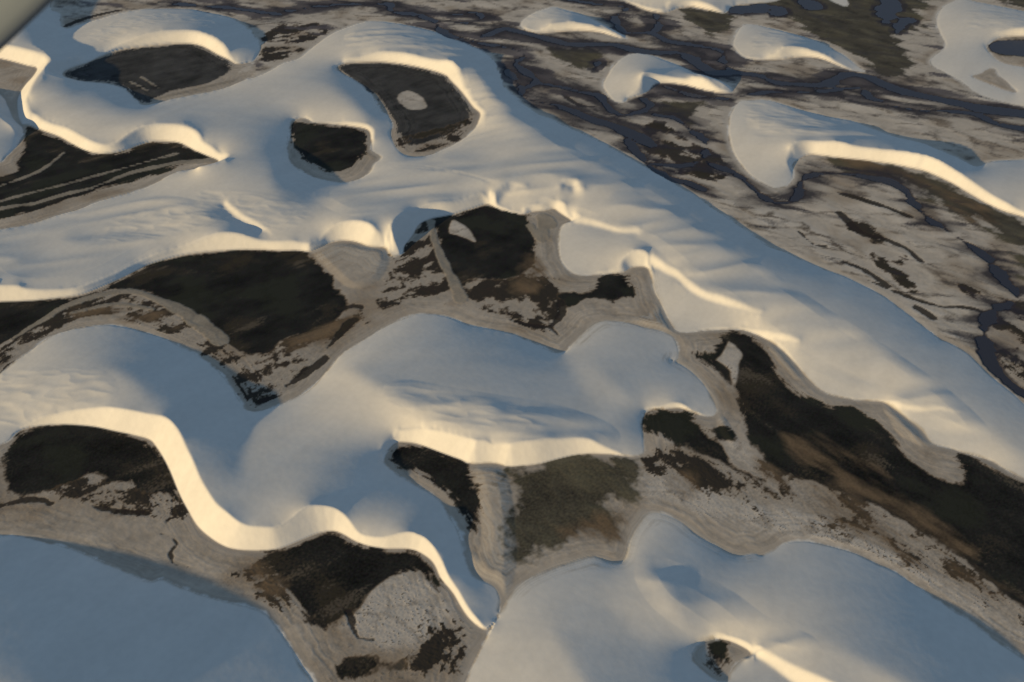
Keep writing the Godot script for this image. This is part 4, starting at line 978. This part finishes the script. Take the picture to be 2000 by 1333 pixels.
func pin_lee(pin: PackedFloat32Array, best: PackedFloat32Array, edge: PackedFloat32Array, a: Vector3, b: Vector3):
	var top := maxf(a.z, b.z)
	var reach := top / REPOSE
	var ab := Vector2(b.x - a.x, b.y - a.y)
	var l2 := maxf(ab.length_squared(), 1e-6)
	var jm := clampi(roundi(cell_of(a.x, a.y).y), 1, NV - 2)
	var rim := 0.6 * (wz[jm + 1] - wz[jm])
	reach += 2.5 * maxf(1.0, wz[jm + 1] - wz[jm])
	var j0 := maxi(0, floori(cell_of(0, minf(a.y, b.y) - reach).y))
	var j1 := mini(NV - 1, ceili(cell_of(0, minf(maxf(a.y, b.y) + reach, -120.0)).y))
	for j in range(j0, j1 + 1):
		var i0 := maxi(0, floori((1000.0 + (minf(a.x, b.x) - reach) / dep[j] - U0) / CELL))
		var i1 := mini(NU - 1, ceili((1000.0 + (maxf(a.x, b.x) + reach) / dep[j] - U0) / CELL))
		for i in range(i0, i1 + 1):
			var k := j * NU + i
			var p := Vector2(wx[k] - a.x, wz[j] - a.y)
			var t := clampf(p.dot(ab) / l2, 0.0, 1.0)
			var d := (p - ab * t).length()
			if d >= best[k] or d > reach:
				continue
			var h := lerpf(a.z, b.z, t)
			var lee := ab.x * p.y - ab.y * p.x >= 0.0
			if edge[k] <= 0.0 or (lee and REPOSE * edge[k] < h) or d < rim:
				best[k] = d
				pin[k] = h
			elif not lee:
				best[k] = d
				pin[k] = -1.0

func pin_face(pin: PackedFloat32Array, up: PackedVector3Array, low: PackedVector3Array):
	var outline := PackedVector2Array()
	for p in up:
		outline.append(Vector2(p.x, p.y))
	for n in low.size():
		outline.append(Vector2(low[low.size() - 1 - n].x, low[low.size() - 1 - n].y))
	var inside := PackedByteArray()
	inside.resize(NU * NV)
	fill(inside, outline, 1)
	var todo := {}
	for line in [up, low]:
		for p in line:
			var g := cell_of(p.x, p.y)
			for dj in range(-2, 3):
				for di in range(-2, 3):
					var i := roundi(g.x) + di
					var j := roundi(g.y) + dj
					if i >= 0 and i < NU and j >= 0 and j < NV:
						todo[j * NU + i] = true
	var k := inside.find(1)
	while k >= 0:
		todo[k] = true
		k = inside.find(1, k + 1)
	for q in todo:
		var at := Vector2(wx[q], wz[q / NU])
		var cell := wz[mini(q / NU + 1, NV - 1)] - wz[mini(q / NU, NV - 2)]
		var d := [1e9, 1e9]
		var h := [0.0, 0.0]
		var end := [false, false]
		for side in 2:
			var line := up if side == 0 else low
			for n in line.size() - 1:
				var a := Vector2(line[n].x, line[n].y)
				var ab := Vector2(line[n + 1].x, line[n + 1].y) - a
				var t := clampf((at - a).dot(ab) / maxf(ab.length_squared(), 1e-6), 0.0, 1.0)
				var away := (a + ab * t).distance_to(at)
				if away < d[side]:
					d[side] = away
					h[side] = lerpf(line[n].z, line[n + 1].z, t)
					end[side] = (n == 0 and t == 0.0) or (n == line.size() - 2 and t == 1.0)
		if inside[q] == 1:
			pin[q] = lerpf(h[1], h[0], d[1] / maxf(d[0] + d[1], 0.01))
		elif pin[q] < 0.0 and not end[0] and not end[1] and minf(d[0], d[1]) < 1.1 * cell:
			pin[q] = h[0] if d[0] < d[1] else h[1]

# how far inside a band along each line (metres; negative outside)
func bands(lines: Array, reach: float, wide: float) -> PackedFloat32Array:
	var d := PackedFloat32Array()
	d.resize(NU * NV)
	d.fill(-reach)
	for l in lines:
		var c := curve3(l, 6.0)
		for k in c.size() - 1:
			water_stamp(d, Vector2(c[k].x, c[k].y), Vector2(c[k + 1].x, c[k + 1].y), 0.5 * wide * (c[k].z + c[k + 1].z), reach)
	return d

func water_stamp(wet: PackedFloat32Array, a: Vector2, b: Vector2, half: float, reach: float):
	var ab := b - a
	var l2 := maxf(ab.length_squared(), 1e-6)
	var j0 := maxi(0, floori(cell_of(0, minf(a.y, b.y) - reach).y))
	var j1 := mini(NV - 1, ceili(cell_of(0, minf(maxf(a.y, b.y) + reach, -120.0)).y))
	for j in range(j0, j1 + 1):
		var i0 := maxi(0, floori((1000.0 + (minf(a.x, b.x) - reach) / dep[j] - U0) / CELL))
		var i1 := mini(NU - 1, ceili((1000.0 + (maxf(a.x, b.x) + reach) / dep[j] - U0) / CELL))
		for i in range(i0, i1 + 1):
			var p := Vector2(wx[j * NU + i], wz[j]) - a
			var t := clampf(p.dot(ab) / l2, 0.0, 1.0)
			var d := half - (p - ab * t).length()
			if d > wet[j * NU + i]:
				wet[j * NU + i] = d

const DUNE_LABELS := [
	"huge branching white dune field spreading from the aircraft strut across the middle",
	"broad white dune with a long S-shaped bright slip face, ringed by black lagoon beds",
	"wide dune at the bottom with one small dark pocket in its crest",
	"shaded blue dune filling the bottom corner, its crest out of view",
	"small crescent dune beside the uppermost bend of the river",
	"crescent dune with a hooked tail that a thin channel loops round",
	"lens-shaped dune between the main channel and the olive marsh",
	"long dune with a broad bright slip face above the brown sedge bank",
	"dune cut by the top edge of the photo, beyond the river plain",
	"tip of a dune touching the olive marsh at the top edge",
	"dune at the far corner holding two small hollows",
]
const BASIN_LABELS := [
	"wide tan river plain with dark braided silt veins around the crescent dunes",
	"black central lagoon bed winding between the branching dune field and the S-shaped dune",
	"lagoon bed below the S-shaped slip face with a black pool and pale silt",
	"grey lagoon bed under the crescent slip face near the aircraft strut",
	"black lagoon bed with pale parallel stripes at the frame edge",
	"grey lagoon bed with a pale oval island in it",
	"small squarish dark lagoon bed enclosed by white sand",
	"dark striped hollow below the sharp crest in the S-shaped dune",
	"small dark pocket under the crest of the wide bottom dune",
	"bluish hollow in the far corner dune, the larger of two",
	"narrow brown hollow in the far corner dune",
]

func build_ground():
	var dune_mat := ground_material(0.95)
	var face_mat := ground_material(0.95)
	var bed_mat := ground_material(0.9)
	for n in DUNE_OUTLINES.size():
		var d := Node3D.new()
		d.name = "dune" if n == 0 else "dune_%03d" % n
		add_child(d)
		describe(d, DUNE_LABELS[n], "dune", "structure", "dunes")
		var o := patch(101 + n, dune_mat)
		if o:
			o.name = "windward_slope"
			d.add_child(o, true)
		o = patch(201 + n, face_mat)
		if o:
			o.name = "slip_face"
			d.add_child(o, true)
			o.set_meta("label", "steep bright slip face under the crest")
	for n in 3 + BASIN_OUTLINES.size():
		var o := patch(1 + n, bed_mat)
		if o == null:
			continue
		if n == 0:
			o.name = "river_plain"
			describe(o, BASIN_LABELS[n], "plain")
		else:
			o.name = "lagoon_bed" if n == 1 else "lagoon_bed_%03d" % (n - 1)
			describe(o, BASIN_LABELS[n], "lagoon bed", "structure", "lagoon beds between the dunes")
		add_child(o)
	# the plain runs on to the horizon
	var sheet := PlaneMesh.new()
	sheet.size = Vector2(24000, 24000)
	var m := StandardMaterial3D.new()
	m.albedo_color = Color(0.36, 0.30, 0.23).linear_to_srgb()
	m.roughness = 0.95
	sheet.material = m
	var o := MeshInstance3D.new()
	o.name = "ground"
	o.mesh = sheet
	o.position = Vector3(0, -1.6, -600)
	add_child(o)
	describe(o, "sandy ground running on to the horizon beyond the dunes", "ground")

func build_water():
	var m := StandardMaterial3D.new()
	m.albedo_color = Color(0.032, 0.029, 0.034).linear_to_srgb()
	m.roughness = 0.4
	m.metallic_specular = 0.3
	var st := SurfaceTool.new()
	st.begin(Mesh.PRIMITIVE_TRIANGLES)
	st.set_material(m)
	for j in range(0, FV - 2, 2):
		for i in range(0, FU - 2, 2):
			var k := j * FU + i
			if maxf(maxf(f_water[k], f_water[k + 2]), maxf(f_water[k + 2 * FU], f_water[k + 2 * FU + 2])) > -7.0 and minf(f_sand[k], f_sand[k + 2 * FU + 2]) < 1.0:
				for q in [k, k + 2, k + 2 * FU, k + 2, k + 2 * FU + 2, k + 2 * FU]:
					st.set_normal(Vector3.UP)
					st.add_vertex(Vector3(pos[q].x, -0.16, pos[q].z))
	var o := MeshInstance3D.new()
	o.name = "river"
	st.index()
	o.mesh = st.commit()
	add_child(o)
	describe(o, "shallow dark braided river with its pools winding across the plain", "river")

func build_strut():
	# the streamlined wing strut of the aircraft, crossing the corner of the view a few metres away
	var seat := Transform3D(Basis(Vector3.RIGHT, deg_to_rad(-PITCH)), Vector3(0, EYE, 0))     # where the passenger leans out
	var far := 2.0
	var at := func(px: float, py: float, d: float) -> Vector3:
		return seat * Vector3((px - 1000.0) / LENS * d, -(py - 666.5) / LENS * d, -d)
	var a: Vector3 = at.call(-380.0, 460.0, far)
	var b: Vector3 = at.call(420.0, -302.0, far)
	var axis := (b - a).normalized()
	var view := -seat.basis.z
	var chord := axis.cross(view).normalized()
	var thick := chord.cross(axis).normalized()
	if chord.y > 0.0:
		chord = -chord
	var st := SurfaceTool.new()
	st.begin(Mesh.PRIMITIVE_TRIANGLES)
	st.set_smooth_group(0)
	var ring := PackedVector2Array()
	for n in 28:
		var t := TAU * n / 28.0
		ring.append(Vector2(cos(t) * 0.16 - 0.16 - 0.03 * sin(t) * sin(t), sin(t) * 0.05))
	var length := a.distance_to(b)
	for s in 12:
		for n in 28:
			var quad := []
			for q in [[0, 0], [0, 1], [1, 1], [1, 0]]:
				var p := ring[(n + q[1]) % 28]
				quad.append(a + axis * (length * (s + q[0]) / 12.0) + chord * p.x + thick * p.y)
			for q in [0, 1, 2, 0, 2, 3]:
				st.add_vertex(quad[q])
	for e in [a, b]:
		for n in 28:
			st.add_vertex(e - chord * 0.16)
			for q in ([n, n + 1] if e == b else [n + 1, n]):
				st.add_vertex(e + chord * ring[q % 28].x + thick * ring[q % 28].y)
	st.index()
	st.generate_normals()
	var m := StandardMaterial3D.new()
	m.albedo_color = Color(0.43, 0.45, 0.46)
	m.roughness = 0.7
	m.metallic_specular = 0.3
	st.set_material(m)
	var o := MeshInstance3D.new()
	o.name = "wing_strut"
	o.mesh = st.commit()
	add_child(o)
	describe(o, "smooth grey strut of the aircraft crossing the upper corner of the view", "aircraft strut", "")
